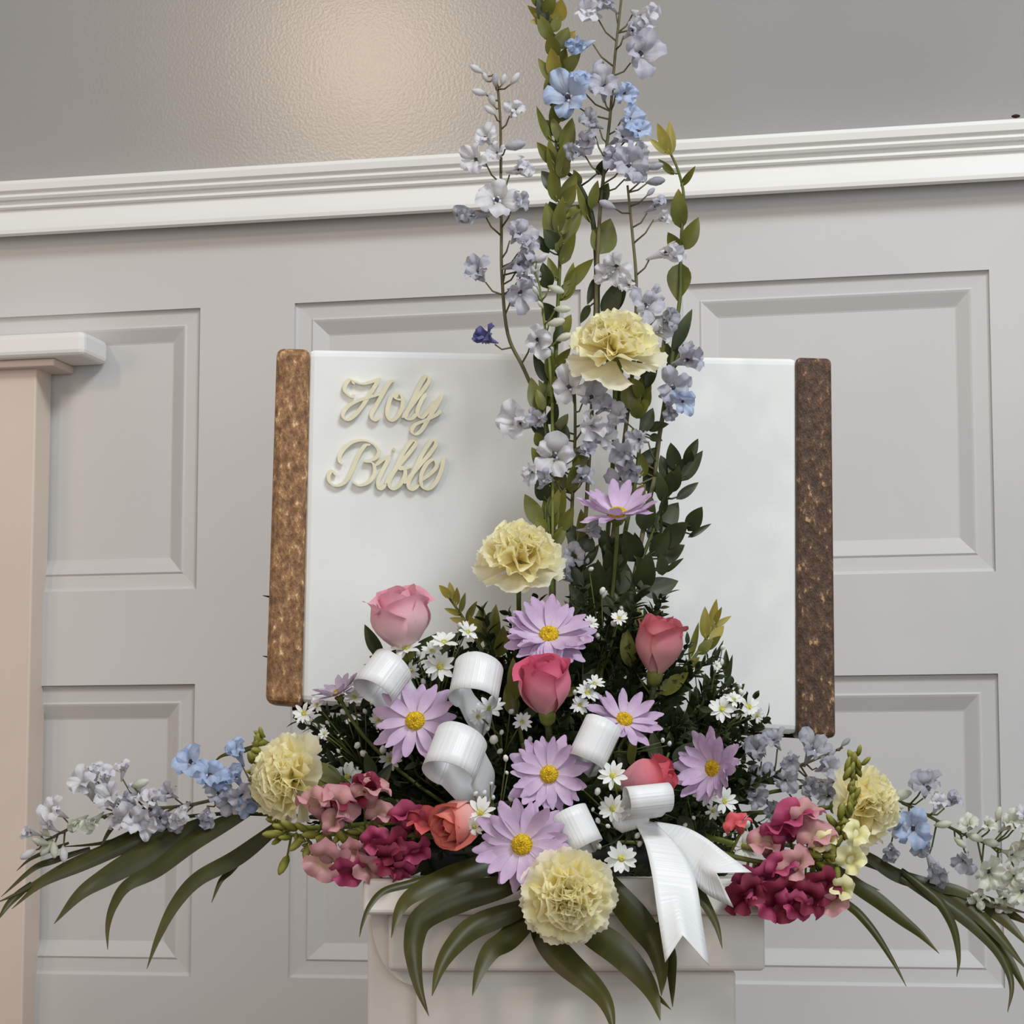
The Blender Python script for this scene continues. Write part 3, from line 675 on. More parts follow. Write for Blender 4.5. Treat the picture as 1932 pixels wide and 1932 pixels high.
greens('myrtle_stem', 'olive leaves hanging under the upper carnation beside its stem',
    [(1180, 1000), (1200, 900), (1210, 800), (1215, 740), (1220, 690)], (-.018, -.02), [
    ((1192, 775), (1186, 712), 17), ((1206, 765), (1222, 700), 15), ((1200, 790), (1228, 745), 11), ((1222, 810), (1262, 800), 9, 'leaf_dark'), ((1226, 822), (1250, 832), 7, 'leaf_dark'), ((1180, 770), (1168, 730), 9, 'leaf_dark'), ((1215, 900), (1210, 855), 9)], extra=12)
greens('myrtle_stem', 'dark glossy myrtle stem leaning right below the lilac side-on daisy',
    [(1150, 1190), (1190, 1110), (1225, 1020), (1255, 950), (1272, 900), (1290, 870)], (-.02, -.012), [
    ((1230, 932), (1225, 868), 14), ((1274, 908), (1268, 858), 10), ((1286, 908), (1326, 850), 11), ((1298, 880), (1304, 850), 8), ((1276, 942), (1318, 910), 8), ((1254, 938), (1268, 888), 12), ((1298, 1002), (1325, 956), 14), ((1298, 1014), (1342, 988), 5),
    ((1240, 1004), (1280, 948), 19), ((1250, 1030), (1298, 985), 18), ((1240, 1060), (1292, 1028), 15), ((1250, 1086), (1246, 1044), 11), ((1256, 1080), (1290, 1053), 5), ((1212, 1120), (1280, 1096), 18), ((1200, 1060), (1178, 1000), 18), ((1210, 1000), (1232, 940), 16),
    ((1185, 1140), (1168, 1045), 17), ((1210, 1115), (1226, 1040), 17), ((1130, 1140), (1128, 1055), 15), ((1110, 1135), (1094, 1058), 16), ((1230, 1050), (1262, 1000), 15), ((1150, 1120), (1160, 1060), 15), ((1165, 1080), (1140, 1020), 14), ((1225, 1090), (1200, 1050), 13)], mat='leaf_dark', jit=.014, extra=14)
greens('myrtle_stem', 'dark leafy stem between the left carnation and the stem of the side-on daisy',
    [(1110, 1240), (1105, 1160), (1098, 1080), (1100, 1010)], (-.03, -.022), [((1104, 1040), (1096, 960), 12, 'leaf_olive')], mat='leaf_dark', extra=16)
greens('myrtle_stem', 'dark leafy stem directly under the side-on daisy',
    [(1165, 1230), (1168, 1150), (1160, 1080), (1152, 1030)], (-.028, -.02), [((1156, 1060), (1140, 1000), 12)], mat='leaf_dark', extra=16)
greens('myrtle_stem', 'small golden-green tip sprig between the big rose and the left carnation',
    [(925, 1260), (900, 1210), (870, 1160), (838, 1115)], (-.045, -.03), [
    ((850, 1128), (828, 1104), 7, 'leaf_gold'), ((855, 1132), (848, 1098), 6, 'leaf_gold'), ((862, 1142), (862, 1108), 5, 'leaf_gold'), ((868, 1156), (878, 1118), 5), ((872, 1160), (838, 1148), 5, 'leaf_gold'), ((880, 1172), (900, 1134), 6), ((884, 1176), (848, 1166), 6, 'leaf_gold'), ((895, 1196), (862, 1188), 7),
    ((905, 1215), (910, 1142), 13), ((925, 1235), (936, 1140), 14), ((940, 1240), (950, 1180), 12), ((900, 1205), (885, 1160), 9, 'leaf_gold')])
greens('myrtle_stem', 'bright yellow-green tip sprig leaning right of the dusty rose',
    [(1215, 1330), (1265, 1290), (1310, 1240), (1340, 1190), (1352, 1150)], (-.04, -.02), [
    ((1300, 1245), (1318, 1174), 6), ((1330, 1205), (1330, 1144), 9, 'leaf_gold'), ((1340, 1195), (1352, 1130), 8, 'leaf_gold'), ((1345, 1185), (1380, 1162), 5, 'leaf_gold'), ((1340, 1210), (1366, 1180), 9, 'leaf_gold'), ((1330, 1225), (1360, 1200), 8), ((1318, 1235), (1345, 1205), 9), ((1346, 1180), (1362, 1145), 5, 'leaf_gold'),
    ((1245, 1310), (1300, 1268), 14), ((1290, 1265), (1320, 1240), 9), ((1215, 1240), (1204, 1146), 13), ((1190, 1260), (1180, 1180), 13), ((1225, 1305), (1260, 1290), 9, 'leaf_gold'), ((1270, 1285), (1310, 1262), 8)], jit=.008)
greens('rose_leaf_stem', 'dark rose leaves at the left foot of the palest rose',
    [(770, 1330), (745, 1280), (720, 1235)], (-.045, -.04), [((722, 1240), (688, 1178), 12), ((735, 1260), (700, 1225), 10), ((760, 1245), (825, 1195), 8), ((750, 1290), (700, 1270), 11), ((800, 1245), (880, 1190), 12), ((820, 1260), (850, 1200), 10)], mat='leaf_dark', cat='foliage')
greens('rose_leaf_stem', 'olive bud-green leaves hugging the left side of the central rose',
    [(985, 1400), (975, 1340), (972, 1290)], (-.07, -.075), [((975, 1320), (968, 1240), 12), ((970, 1350), (955, 1290), 13), ((985, 1355), (1020, 1330), 8, 'leaf_dark'), ((1060, 1310), (1098, 1298), 7), ((965, 1290), (990, 1245), 8)])
greens('myrtle_stem', 'thin dark leaves in front of the book low on the right page',
    [(1330, 1400), (1345, 1330), (1352, 1280)], (-.02, -.015), [((1368, 1300), (1382, 1235), 5), ((1372, 1280), (1370, 1225), 6), ((1340, 1270), (1365, 1208), 4), ((1385, 1310), (1405, 1290), 6), ((1345, 1330), (1330, 1270), 12), ((1350, 1350), (1390, 1310), 10), ((1335, 1370), (1300, 1300), 14), ((1350, 1390), (1400, 1350), 12), ((1330, 1385), (1290, 1360), 13)], mat='leaf_dark')
greens('rose_leaf_stem', 'dark leaves between the lower right rose and the far right daisy',
    [(1210, 1590), (1240, 1480), (1262, 1420)], (-.065, -.06), [((1190, 1445), (1200, 1380), 8, 'leaf_olive'), ((1180, 1450), (1168, 1410), 9), ((1270, 1440), (1310, 1400), 12), ((1240, 1440), (1230, 1380), 12), ((1290, 1500), (1330, 1470), 12), ((1280, 1540), (1310, 1580), 12)], mat='leaf_dark')
greens('rose_leaf_stem', 'pair of olive leaves beside the left carnation above the dusty snapdragon',
    [(760, 1560), (660, 1480), (620, 1445)], (-.05, -.055), [((645, 1475), (575, 1440), 15), ((640, 1490), (590, 1462), 14), ((700, 1500), (740, 1440), 11, 'leaf_dark'), ((705, 1470), (690, 1420), 10, 'leaf_dark')])

# ------------------------------------------------------------------ delphinium spikes
W, Lv, B, G, Dk, Cr = DMATS
D_LIST = [
 ('tall whitish delphinium spike left of the green stems', [(1044, 930), (1030, 800), (990, 700), (958, 630), (947, 520), (946, 430), (945, 330), (944, 230), (938, 160), (930, 140)], (-.012, -.006),
  [(970, 210, 42, W, (.4, .2)), (918, 262, 44, W, (-.4, .2)), (902, 302, 55, W, (-.5, .0)), (940, 290, 36, W), (975, 322, 55, W, (.5, .1)), (938, 380, 70, W, (-.05, .1), .2), (894, 405, 58, G, (-.9, -.2), .9),
   (978, 382, 36, G), (975, 445, 62, Lv, (.4, .1)), (990, 470, 46, Lv), (905, 520, 66, Lv, (-.3, .2), .8), (972, 500, 58, G), (978, 550, 66, Lv, (.3, -.2)), (995, 520, 46, W), (920, 640, 50, Dk, (-.6, .3), .7), (1012, 640, 62, W, (.2, -.2)), (990, 505, 44, W)],
  [(898, 130, 26, W, (-.8, .5)), (915, 145, 20, W, (-.4, .8)), (972, 148, 26, W, (.6, .8)), (950, 150, 22, W, (.3, .9)), (904, 174, 28, W, (-.9, .2)), (928, 188, 26, W, (-.3, .8)), (924, 208, 24, W, (-.5, .4)), (972, 274, 40, Lv, (.9, .1)), (934, 150, 24, Lv, (0, 1)), (1020, 490, 24, W, (.8, .3))]),
 ('tallest sky blue delphinium spike in the middle reaching the top edge', [(1124, 640), (1126, 520), (1132, 400), (1142, 300), (1152, 210), (1160, 110), (1170, 20), (1176, -40)], (-.016, -.012),
  [(1118, 28, 74, W, (-.3, .0), .8), (1150, 8, 56, Lv), (1208, 30, 70, W, (.4, -.3), .8), (1102, 85, 56, B, (-.8, -.3), 1.0), (1204, 105, 78, Lv, (.3, .1), .4), (1190, 60, 46, Lv), (1074, 186, 80, B, (-.25, .05), .25), (1100, 160, 50, B, (-.2, .5)), (1140, 168, 66, Lv, (0, .2)), (1174, 176, 50, B), (1184, 225, 52, B, (.5, 0)),
   (1112, 258, 68, Lv, (-.3, -.4), .9), (1120, 235, 50, G), (1168, 262, 56, Lv), (1158, 292, 64, Lv, (0, -.2)), (1184, 312, 64, Lv, (.2, -.2)), (1200, 290, 46, G, (.7, 0)), (1090, 290, 40, G), (1202, 250, 44, B), (1192, 335, 46, G)],
  [(1220, 45, 30, W, (.9, -.2)), (1128, 120, 26, Lv, (-.5, -.5))]),
 ('slender pale delphinium side spike right of the blue one with nodding buds', [(1196, 680), (1200, 600), (1200, 520), (1192, 430), (1184, 350)], (-.016, -.012),
  [(1232, 392, 42, Lv, (.6, .4), 1.0), (1245, 412, 34, W, (.8, 0), 1.0), (1250, 478, 62, W, (.9, .1), .9), (1165, 502, 56, W, (-.3, -.1), .4), (1150, 520, 44, W), (1216, 578, 58, Lv, (.1, .1), .3), (1252, 602, 50, G, (.7, -.1)), (1238, 626, 50, W), (1190, 540, 40, W), (1228, 560, 38, Lv)],
  [(1238, 314, 28, Lv, (.8, .2)), (1238, 342, 34, G, (1, .1)), (1145, 386, 32, Lv, (-.8, .3)), (1228, 362, 20, Lv, (.6, .6))]),
 ('lavender delphinium florets at the right of the upper carnation', [(1235, 900), (1245, 820), (1255, 750), (1272, 690), (1290, 650)], (-.018, -.015),
  [(1292, 680, 66, Lv, (.5, .1), .8), (1268, 732, 64, Lv, (.2, -.1), .5), (1284, 755, 50, B, (.5, -.4), .4), (1262, 770, 46, G, (.1, -.5)), (1180, 850, 78, G, (-.1, -.2), .9), (1172, 790, 46, Lv), (1190, 880, 60, G, (0, -.5), .9), (1210, 830, 44, Lv), (1175, 905, 50, G)], [(1300, 655, 26, G, (.4, .9))]),
 ('whitish grey delphinium florets in front of the white page below the upper carnation', [(1080, 1120), (1078, 1000), (1082, 900), (1085, 820), (1084, 740), (1078, 690)], (-.02, -.018),
  [(1075, 732, 66, W, (-.15, .1), .25), (1112, 752, 62, Lv, (.4, .2)), (1112, 796, 70, W, (.2, -.2), .8), (1130, 826, 62, W), (986, 800, 74, W, (-.6, .1), .6), (1025, 790, 46, Lv), (1046, 862, 72, W, (-.05, .05), .2), (1006, 888, 52, W, (-.5, -.4), .9), (1100, 850, 46, Lv), (1110, 700, 46, G), (1035, 905, 40, Lv), (1070, 1090, 46, G), (1080, 1050, 46, Lv), (1138, 770, 40, Lv), (1092, 905, 46, G), (1108, 1000, 40, G)],
  [(1022, 918, 26, W, (-.6, -.6)), (1110, 905, 20, W, (.3, -.6)), (1128, 1085, 16, W, (.2, .6)), (1140, 1122, 18, W, (.4, .6)), (1108, 1060, 16, W, (.2, .6))]),
 ('pale delphinium spike lying out to the left above the palm leaves', [(560, 1500), (460, 1498), (350, 1520), (240, 1530), (150, 1555), (70, 1595)], (-.03, -.03),
  [(106, 1532, 54, W, (-.4, .4), .4), (62, 1572, 34, W, (-.8, .2), 1.0), (95, 1560, 36, W), (168, 1490, 66, W, (-.3, .5)), (198, 1470, 52, W, (0, .7)), (232, 1456, 36, W, (.2, .9), 1.0), (180, 1462, 36, W, (-.2, .9), .9), (214, 1508, 58, W), (180, 1548, 46, Cr, (-.3, -.5), 1.0), (148, 1550, 44, Cr, (-.4, -.4), 1.0), (245, 1545, 62, W), (215, 1545, 48, W), (288, 1515, 56, W), (270, 1550, 50, W),
   (300, 1540, 46, Lv), (345, 1528, 62, W, (-.1, -.5), .9), (390, 1534, 52, Lv, (.1, -.5), .9), (362, 1442, 64, B, (-.2, .5), .6), (396, 1466, 64, B, (.1, .3)), (420, 1480, 46, B), (450, 1424, 54, B, (-.1, .6), .9), (448, 1470, 48, B), (458, 1500, 54, Lv), (466, 1512, 46, B), (436, 1512, 44, Lv), (320, 1500, 40, Lv), (330, 1545, 40, G), (410, 1500, 50, G), (200, 1500, 50, W), (265, 1500, 40, W), (250, 1520, 44, Lv)],
  [(88, 1600, 34, Cr, (-.4, -.6)), (76, 1588, 30, Cr, (-.6, .2)), (102, 1604, 30, Cr, (.1, -.8)), (52, 1612, 30, W, (-.8, -.5)), (265, 1478, 32, Cr, (.9, .3)), (120, 1612, 30, W, (.1, -.8)), (84, 1570, 24, Cr, (-.6, .5))]),
 ('grey delphinium florets under the lower right corner of the book', [(1330, 1560), (1400, 1500), (1460, 1460), (1520, 1440), (1590, 1410)], (-.02, -.01),
  [(1432, 1422, 66, G, (-.2, .4)), (1462, 1400, 46, G), (1530, 1418, 64, G, (.1, .5)), (1490, 1430, 46, Lv, (0, -.4)), (1556, 1448, 56, Lv, (.4, 0)), (1545, 1476, 48, W, (.3, -.4), .9), (1460, 1520, 54, G), (1510, 1520, 54, G), (1480, 1470, 46, G), (1440, 1470, 46, G), (1560, 1500, 50, G), (1525, 1480, 46, G), (1420, 1500, 50, G)],
  [(1596, 1400, 20, G, (.8, .7)), (1570, 1420, 18, Lv, (.6, .7)), (1500, 1490, 16, W, (.4, .2)), (1478, 1455, 16, W, (0, .6))]),
 ('greenish white delphinium spike reaching out to the right edge', [(1600, 1470), (1663, 1498), (1725, 1525), (1790, 1560), (1856, 1590), (1940, 1625)], (-.025, -.03),
  [(1745, 1488, 62, G, (0, .6), .5), (1768, 1520, 46, W), (1792, 1515, 42, Lv, (.4, .5), .9), (1722, 1562, 74, B, (0, -.1), .5), (1700, 1555, 40, W), (1680, 1602, 54, G, (-.2, -.5), .9), (1762, 1636, 68, G, (.2, -.6), .9), (1740, 1590, 46, G), (1862, 1642, 66, Cr, (0, -.2), .6), (1846, 1690, 62, Cr, (-.2, -.6), .9), (1902, 1558, 48, Cr, (.3, .4)), (1826, 1562, 40, Cr, (0, .6)), (1916, 1650, 54, Cr), (1892, 1690, 50, Cr, (.2, -.5)), (1935, 1590, 54, Cr), (1820, 1620, 46, G), (1930, 1545, 40, W), (1905, 1610, 44, Cr), (1650, 1560, 44, G), (1860, 1560, 34, Cr), (1930, 1680, 50, Cr)],
  [(1752, 1462, 26, Lv, (.3, 1)), (1884, 1535, 26, Cr, (.2, 1)), (1700, 1500, 40, Cr, (.7, .2)), (1690, 1520, 30, Cr, (.8, -.2)), (1780, 1555, 30, Cr, (.8, .1)), (1840, 1580, 30, Cr, (.8, -.3)), (1812, 1590, 26, Cr, (.7, -.6)), (1870, 1590, 30, Cr, (.9, -.2)), (1920, 1535, 26, Lv, (0, 1))]),
]
for lab, path, Yp, fl, bd in D_LIST:
    spike('delphinium', lab, 'delphinium', path, Yp, fl, bd, group='delphinium spikes', stemmat='stem_green' if 'right edge' in lab else 'stem_brown')
spike('white_bud_stalk', 'thin pale green stalk of round white buds left of the upper carnation', 'flower buds', [(1042, 760), (1036, 680), (1026, 600), (1018, 540), (1008, 510)], (-.028, -.026), [],
      [(1050, 546, 30, 'delph_cream', (.9, -.35)), (1062, 583, 30, 'delph_cream', (1, -.05)), (1050, 608, 32, 'delph_cream', (.9, .2)), (1065, 636, 30, 'delph_cream', (.8, .3)), (1022, 486, 24, 'delph_white', (.6, .3)), (1010, 548, 18, 'delph_cream', (-.4, .7)), (1020, 575, 16, 'delph_cream', (-.5, .6))], stemmat='calyx_green', r=.0013)

# ------------------------------------------------------------------ filler: dark foliage behind the flowers
def sprig_mesh(seed, n=26, L_=.075):
    q = random.Random(seed); mb = MB()
    stem = [V((math.sin(i*.5+seed)*.002*i/8, 0, L_*i/8)) for i in range(9)]
    for i in range(n):
        h = L_*(.12+.88*i/n); a = i*2.4+q.uniform(-.4, .4); el = q.uniform(.35, 1.0); l = q.uniform(.012, .022)*(1.15-.5*i/n)
        d = V((math.cos(a)*math.cos(el), math.sin(a)*math.cos(el), math.sin(el))); p = V((0, 0, h))
        leaf = leaf_mesh('filler_dark', p, p+d*l, l*q.uniform(.16, .24), V((q.uniform(-1, 1), q.uniform(-1, 1), 1)), .2, .05, None, 1, 4)
        mb.add(leaf, Matrix.Identity(4))
    sm = MB(); sm.tube(stem, .0011, .0005, 5)
    return mb.mesh('foliage', 'filler_dark'), sm.mesh('stem', 'stem_dark')
SPR = [sprig_mesh(i) for i in range(7)]
def filler(px, py, Y, d, s=1.0):
    p = at(px, py, Y)
    t = thing('filler_sprig', 'small dark green leafy filler sprig packed between the flowers', 'foliage', frame(p, d, rr(0, 6)) @ sc(s), 'dark filler greenery')
    a, b_ = R.choice(SPR); f = link('foliage', a, t); f['kind'] = 'stuff'; link('stem', b_, t)
    return t
def inside(x, y, poly):
    c = False; j = len(poly)-1
    for i in range(len(poly)):
        (xi, yi), (xj, yj) = poly[i], poly[j]
        if (yi > y) != (yj > y) and x < (xj-xi)*(y-yi)/(yj-yi)+xi: c = not c
        j = i
    return c
MASS = [(640, 1420), (650, 1380), (720, 1335), (770, 1300), (840, 1280), (930, 1260), (1000, 1235), (1090, 1190), (1200, 1190), (1275, 1270), (1335, 1330), (1365, 1390), (1385, 1470), (1365, 1560), (1310, 1610), (1230, 1640), (1080, 1640), (900, 1620), (780, 1600), (710, 1550), (660, 1480)]
cnt = 0
while cnt < 230:
    x = rr(590, 1430); y = rr(1130, 1660)
    if not inside(x, y, MASS): continue
    cnt += 1
    d = V(((x-1020)/420+rr(-.3, .3), rr(-.45, .15), (1560-y)/330+rr(-.2, .4)))
    p = (x, y); Yc = -.036*(1-((x-1020)/450)**2)-.004+rr(-.018, .012)
    # rooted a little towards the foam
    filler(x-(d.x)*30, y+40*max(0, d.z), Yc+.012, d, rr(.55, .9))
# broad fern fronds closing the back of the arrangement
def fern_mesh(seed, L_=.13, n=15):
    q = random.Random(seed); mb = MB()
    for i in range(n):
        f = (i+1)/n; h = L_*f; l = .036*math.sin(math.pi*(.12+.86*f)**.8)+.004
        for sgn in (-1, 1):
            p = V((0, 0, h)); d = V((sgn*.86, q.uniform(-.15, .15), .5)).normalized()
            mb.add(leaf_mesh('leaf_dark', p, p+d*l, l*.20, V((0, -1, q.uniform(-.3, .3))), .25, q.uniform(-.05, .05), None, 1, 4), Matrix.Identity(4))
    sm = MB(); sm.tube([V((0, 0, L_*i/8)) for i in range(9)], .0012, .0005, 5)
    return mb.mesh('pinnae', 'filler_dark'), sm.mesh('stem', 'stem_dark')
FERN = [fern_mesh(i) for i in range(3)]
for (x0, y0, x1, y1, Y, s) in ((1000, 1560, 640, 1330, .0, 1.15), (1000, 1580, 610, 1450, -.005, 1.15), (1010, 1520, 760, 1270, .005, .95), (1030, 1500, 900, 1220, .008, .9), (1040, 1480, 1030, 1180, .01, .9), (1060, 1490, 1150, 1180, .01, .95), (1080, 1520, 1280, 1270, .006, 1.0), (1080, 1560, 1390, 1340, .0, 1.1), (1090, 1590, 1420, 1470, -.005, 1.05), (1080, 1610, 1390, 1590, -.015, 1.0), (1000, 1610, 680, 1560, -.01, 1.0),
                              (1040, 1540, 960, 1300, -.02, .8), (1060, 1540, 1230, 1320, -.02, .85), (1040, 1560, 800, 1400, -.025, .9), (1050, 1570, 1310, 1440, -.025, .9), (1040, 1570, 880, 1500, -.04, .7), (1060, 1580, 1260, 1560, -.04, .75), (1045, 1560, 1100, 1400, -.04, .7), (1040, 1600, 900, 1640, -.05, .6), (1060, 1610, 1230, 1660, -.05, .6)):
    a = at(x0, y0, Y); b_ = at(x1, y1, Y-.008); M = frame(a, b_-a)
    # turn the flat of the frond to the front
    z = (b_-a).normalized(); yv = V((0, 1, 0)); yv = (yv-z*yv.dot(z)).normalized(); xv = yv.cross(z)
    M = Matrix((xv, yv, z)).transposed().to_4x4(); M.translation = a
    t = thing('fern_frond', 'dark green fern frond spread behind the flowers', 'fern', M @ sc((b_-a).length/.13), 'fern fronds at the back')
    p_, s_ = R.choice(FERN); f = link('pinnae', p_, t); f['kind'] = 'stuff'; link('stem', s_, t)

# ------------------------------------------------------------------ white asters
def aster_head(n, seed, L_=.0085, W_=.0020):
    q = random.Random(seed); mb = MB()
    for i in range(n):
        a = 2*math.pi*i/n+q.uniform(-.12, .12); tl = q.uniform(-.1, .45); l = L_*q.uniform(.85, 1.1); w_ = W_*q.uniform(.85, 1.15); b = MB()
        b.grid(lambda u, v: (.0016+l*u, v*w_*(.5+.5*math.sin(min(1, u*1.6)*math.pi/2))*(1-.75*u**5), .0006*math.sin(u*3)-.0004*(1-v*v)), 4, 2)
        mb.add(b, rz(a) @ ry(-tl))
    return mb.mesh('flower_head', 'aster_white')
AST = [aster_head(n, i) for i, n in enumerate((11, 12, 10, 13))]
AEYE = disc_mesh(.0022, .0013, 'aster_eye', 16)
mb = MB(); mb.lathe([(.0005, -.001), (.0018, .0005), (.0022, .0025), (.0013, .0045), (.0003, .005)], 7); ABUD = mb.mesh('bud', 'aster_white')
mb = MB(); mb.lathe([(.0006, -.0045), (.0020, -.003), (.0024, -.0005), (.001, .0002)], 8); ACAL = mb.mesh('calyx', 'calyx_green')
def asters(label, foot, Y, heads, buds=()):
    p0 = at(*foot, Y+.02); t = thing('white_aster_sprig', label, 'aster', p0.copy(), 'white aster sprigs'); mb = MB()
    for (px, py, d, fc) in heads:
        p = at(px, py, Y-.010+rr(-.01, .002)); f = V((fc[0], -.8, fc[1])).normalized(); s = d*1.1*mpp(p.y)/.0195
        h = link('flower_head', R.choice(AST), t, Matrix.Translation(p-p0) @ frame((0, 0, 0), f, rr(0, 6)) @ sc(s)); link('disc', AEYE, h, Matrix.Translation((0, 0, .0004))); link('calyx', ACAL, h, Matrix.Identity(4))
        mb.tube([p0, (p0+p)/2-f*.012, p-f*.004*s], .0008, .0006, 5)
    for (px, py, d) in buds:
        p = at(px, py, Y+rr(-.012, .004)); s = d*mpp(p.y)/.005; dr = V((rr(-.6, .6), -.5, rr(.2, 1)))
        link('bud', ABUD, t, Matrix.Translation(p-p0) @ frame((0, 0, 0), dr) @ sc(s)); mb.tube([p0, (p0+p)/2+V((0, .004, -.003)), p], .0006, .0004, 5)
    wpart('stem', mb, 'stem_green', t)
asters('white asters tucked under the palest rose', (820, 1360), -.065, [(766, 1224, 52, (-.2, .9)), (830, 1258, 56, (0, .05)), (838, 1212, 48, (.1, .9)), (775, 1265, 34, (-.2, -.7)), (882, 1192, 38, (.6, .5)), (815, 1228, 36, (.2, .7))], [(752, 1232, 16), (790, 1238, 12), (800, 1290, 12), (868, 1185, 12)])
asters('white asters between the two upper left ribbon loops and the central rose', (950, 1430), -.085, [(925, 1338, 54, (0, .6)), (985, 1362, 34, (.2, .2)), (902, 1352, 30, (-.4, -.2))], [(930, 1400, 20), (945, 1385, 10), (918, 1378, 10), (962, 1345, 12), (940, 1420, 12), (1000, 1400, 12)])
asters('white asters along the left edge under the book corner', (690, 1450), -.04, [(574, 1346, 40, (-.5, .3)), (668, 1316, 38, (0, .8)), (655, 1466, 52, (0, .3)), (612, 1385, 22, (-.3, .2)), (735, 1432, 40, (.4, -.4)), (598, 1330, 30, (-.4, .5)), (668, 1500, 34, (.3, -.6)), (715, 1358, 34, (-.6, -.3))], [(652, 1345, 14), (690, 1345, 10), (620, 1365, 9), (690, 1425, 16), (672, 1410, 14), (640, 1420, 8), (722, 1420, 16), (585, 1360, 10), (700, 1490, 10)])
asters('white asters below the lower right ribbon loop next to the red rose', (1190, 1560), -.12, [(1156, 1464, 52, (0, .3)), (1156, 1526, 48, (-.2, .2)), (1172, 1620, 54, (.05, .1))], [(1126, 1498, 14), (1150, 1560, 10), (1130, 1552, 11), (1200, 1580, 12), (1132, 1600, 12), (1205, 1596, 11), (1100, 1490, 8), (1118, 1530, 8)])
asters('white asters below the far right daisy', (1320, 1590), -.07, [(1336, 1500, 50, (-.3, .4)), (1366, 1512, 46, (.4, .3)), (1405, 1597, 48, (.1, .1)), (1345, 1530, 30, (0, -.5))], [(1408, 1558, 20), (1290, 1560, 10), (1310, 1545, 9), (1296, 1500, 8)])
asters('white asters on the right page above the far right daisy', (1330, 1420), -.03, [(1362, 1338, 48, (-.1, .4)), (1412, 1334, 48, (.5, .3)), (1385, 1320, 30, (.2, .7)), (1352, 1256, 18, (.2, .3)), (1428, 1350, 28, (.7, -.3))], [(1358, 1255, 14), (1312, 1275, 12), (1400, 1310, 12), (1390, 1355, 10), (1362, 1225, 10), (1395, 1298, 10)])
asters('white asters between the central rose and the upper right daisy', (1120, 1420), -.075, [(1108, 1308, 46, (.4, .7)), (1095, 1330, 34, (-.2, .3)), (1122, 1290, 34, (.2, .9))], [(1085, 1310, 10), (1140, 1395, 9), (1250, 1400, 10), (1262, 1406, 10)])
asters('white asters beside the coral rose by the lowest daisy', (930, 1600), -.125, [(906, 1534, 54, (-.1, .4)), (895, 1560, 34, (-.4, -.2))], [(912, 1500, 11), (930, 1508, 9), (965, 1510, 14), (895, 1500, 10), (925, 1480, 8), (955, 1435, 12), (958, 1460, 8)])
asters('white aster buds right of the big lilac daisy under the left carnation', (1140, 1260), -.05, [(1114, 1176, 28, (.3, .4)), (1168, 1166, 30, (.1, .5))], [(1182, 1160, 12), (1128, 1204, 12), (1160, 1180, 12), (1135, 1120, 14), (1100, 1150, 10), (1175, 1150, 10), (1112, 1075, 10)])

# ------------------------------------------------------------------ snapdragons
def lip_mesh(mat, seed, up):
    q = random.Random(seed); p1 = q.uniform(0, 6)
    A = 1.15 if up else 1.45; lobes = 2 if up else 3
    def fn(u, v):
        a = v*A; e = 1+.16*abs(math.cos(v*math.pi*lobes/2+(0 if not up else math.pi/2)))-.12*v*v
        r_ = .003+.0145*u*e
        z = .006*math.sin(u*2.2)+.0036*math.sin(v*8+p1)*u*u+.0012*math.sin(v*19+p1*2)*u**3-(.006 if not up else .001)*u**3
        return (r_*math.cos(a), r_*math.sin(a), z)
    return mesh_of('lip', mat, fn, 6, 14)
SNM = ('snap_magenta', 'snap_wine', 'snap_dusty', 'snap_coral', 'snap_cream', 'snap_bud')
LIP = {m_: [(lip_mesh(m_, i, True), lip_mesh(m_, i+9, False)) for i in range(3)] for m_ in SNM}
TUB = {}; SBUD = {}
for m_ in SNM:
    mb = MB(); mb.lathe([(.0025, -.014), (.0045, -.010), (.0050, -.004), (.0058, .002), (.0060, .006), (.0035, .0075)], 10); TUB[m_] = mb.mesh('floret', m_)
    mb = MB(); mb.lathe([(.0008, -.002), (.0028, .001), (.0034, .006), (.0026, .011), (.0008, .014)], 8); SBUD[m_] = mb.mesh('bud', m_)
def snap(label, path, Y, florets, buds):
    P3 = catmull([at(x, y, Y[0]+(Y[1]-Y[0])*i/(len(path)-1)) for i, (x, y) in enumerate(path)], 6)
    t = thing('snapdragon', label, 'snapdragon', P3[0].copy(), 'snapdragons'); mb = MB(); mb.tube(P3, .0024, .0013)
    fp = foam_point(P3[0]); mb.tube([P3[0], (P3[0]+fp)/2, fp], .0024, .0024)
    for (px, py, d, mat, fc) in florets:
        q = min(P3, key=lambda k: (k-at(px, py, k.y)).length); p = at(px, py, q.y-rr(.004, .016)); f = V((fc[0], -.7, fc[1])).normalized(); s = d*1.15*mpp(p.y)/.030
        fl = link('floret', TUB[mat], t, Matrix.Translation(p-P3[0]) @ frame((0, 0, 0), f, rr(-.9, .9)) @ sc(s)); a, b_ = R.choice(LIP[mat])
        link('lip', a, fl, rz(math.pi/2) @ Matrix.Translation((0, 0, .003)) @ ry(-1.0+rr(-.25, .35)) @ rx(rr(-.3, .3))); link('lip', b_, fl, rz(-math.pi/2) @ Matrix.Translation((0, 0, .003)) @ ry(-.55+rr(-.45, .5)) @ rx(rr(-.3, .3)))
        mb.tube([q, p-f*.012*s], .0010, .0014, 5)
    for (px, py, d, dv) in buds:
        mat = 'snap_bud'
        q = min(P3, key=lambda k: (k-at(px, py, k.y)).length); p = at(px, py, q.y-rr(.0, .010)); dr = V((dv[0], rr(-.6, -.1), dv[1])).normalized(); s = d*mpp(p.y)/.014
        link('bud', SBUD[mat], t, Matrix.Translation(p-P3[0]-dr*.006*s) @ frame((0, 0, 0), dr) @ sc(s)); mb.tube([q, p-dr*.006*s], .0009, .0008, 5)
    wpart('stem', mb, 'calyx_green', t)
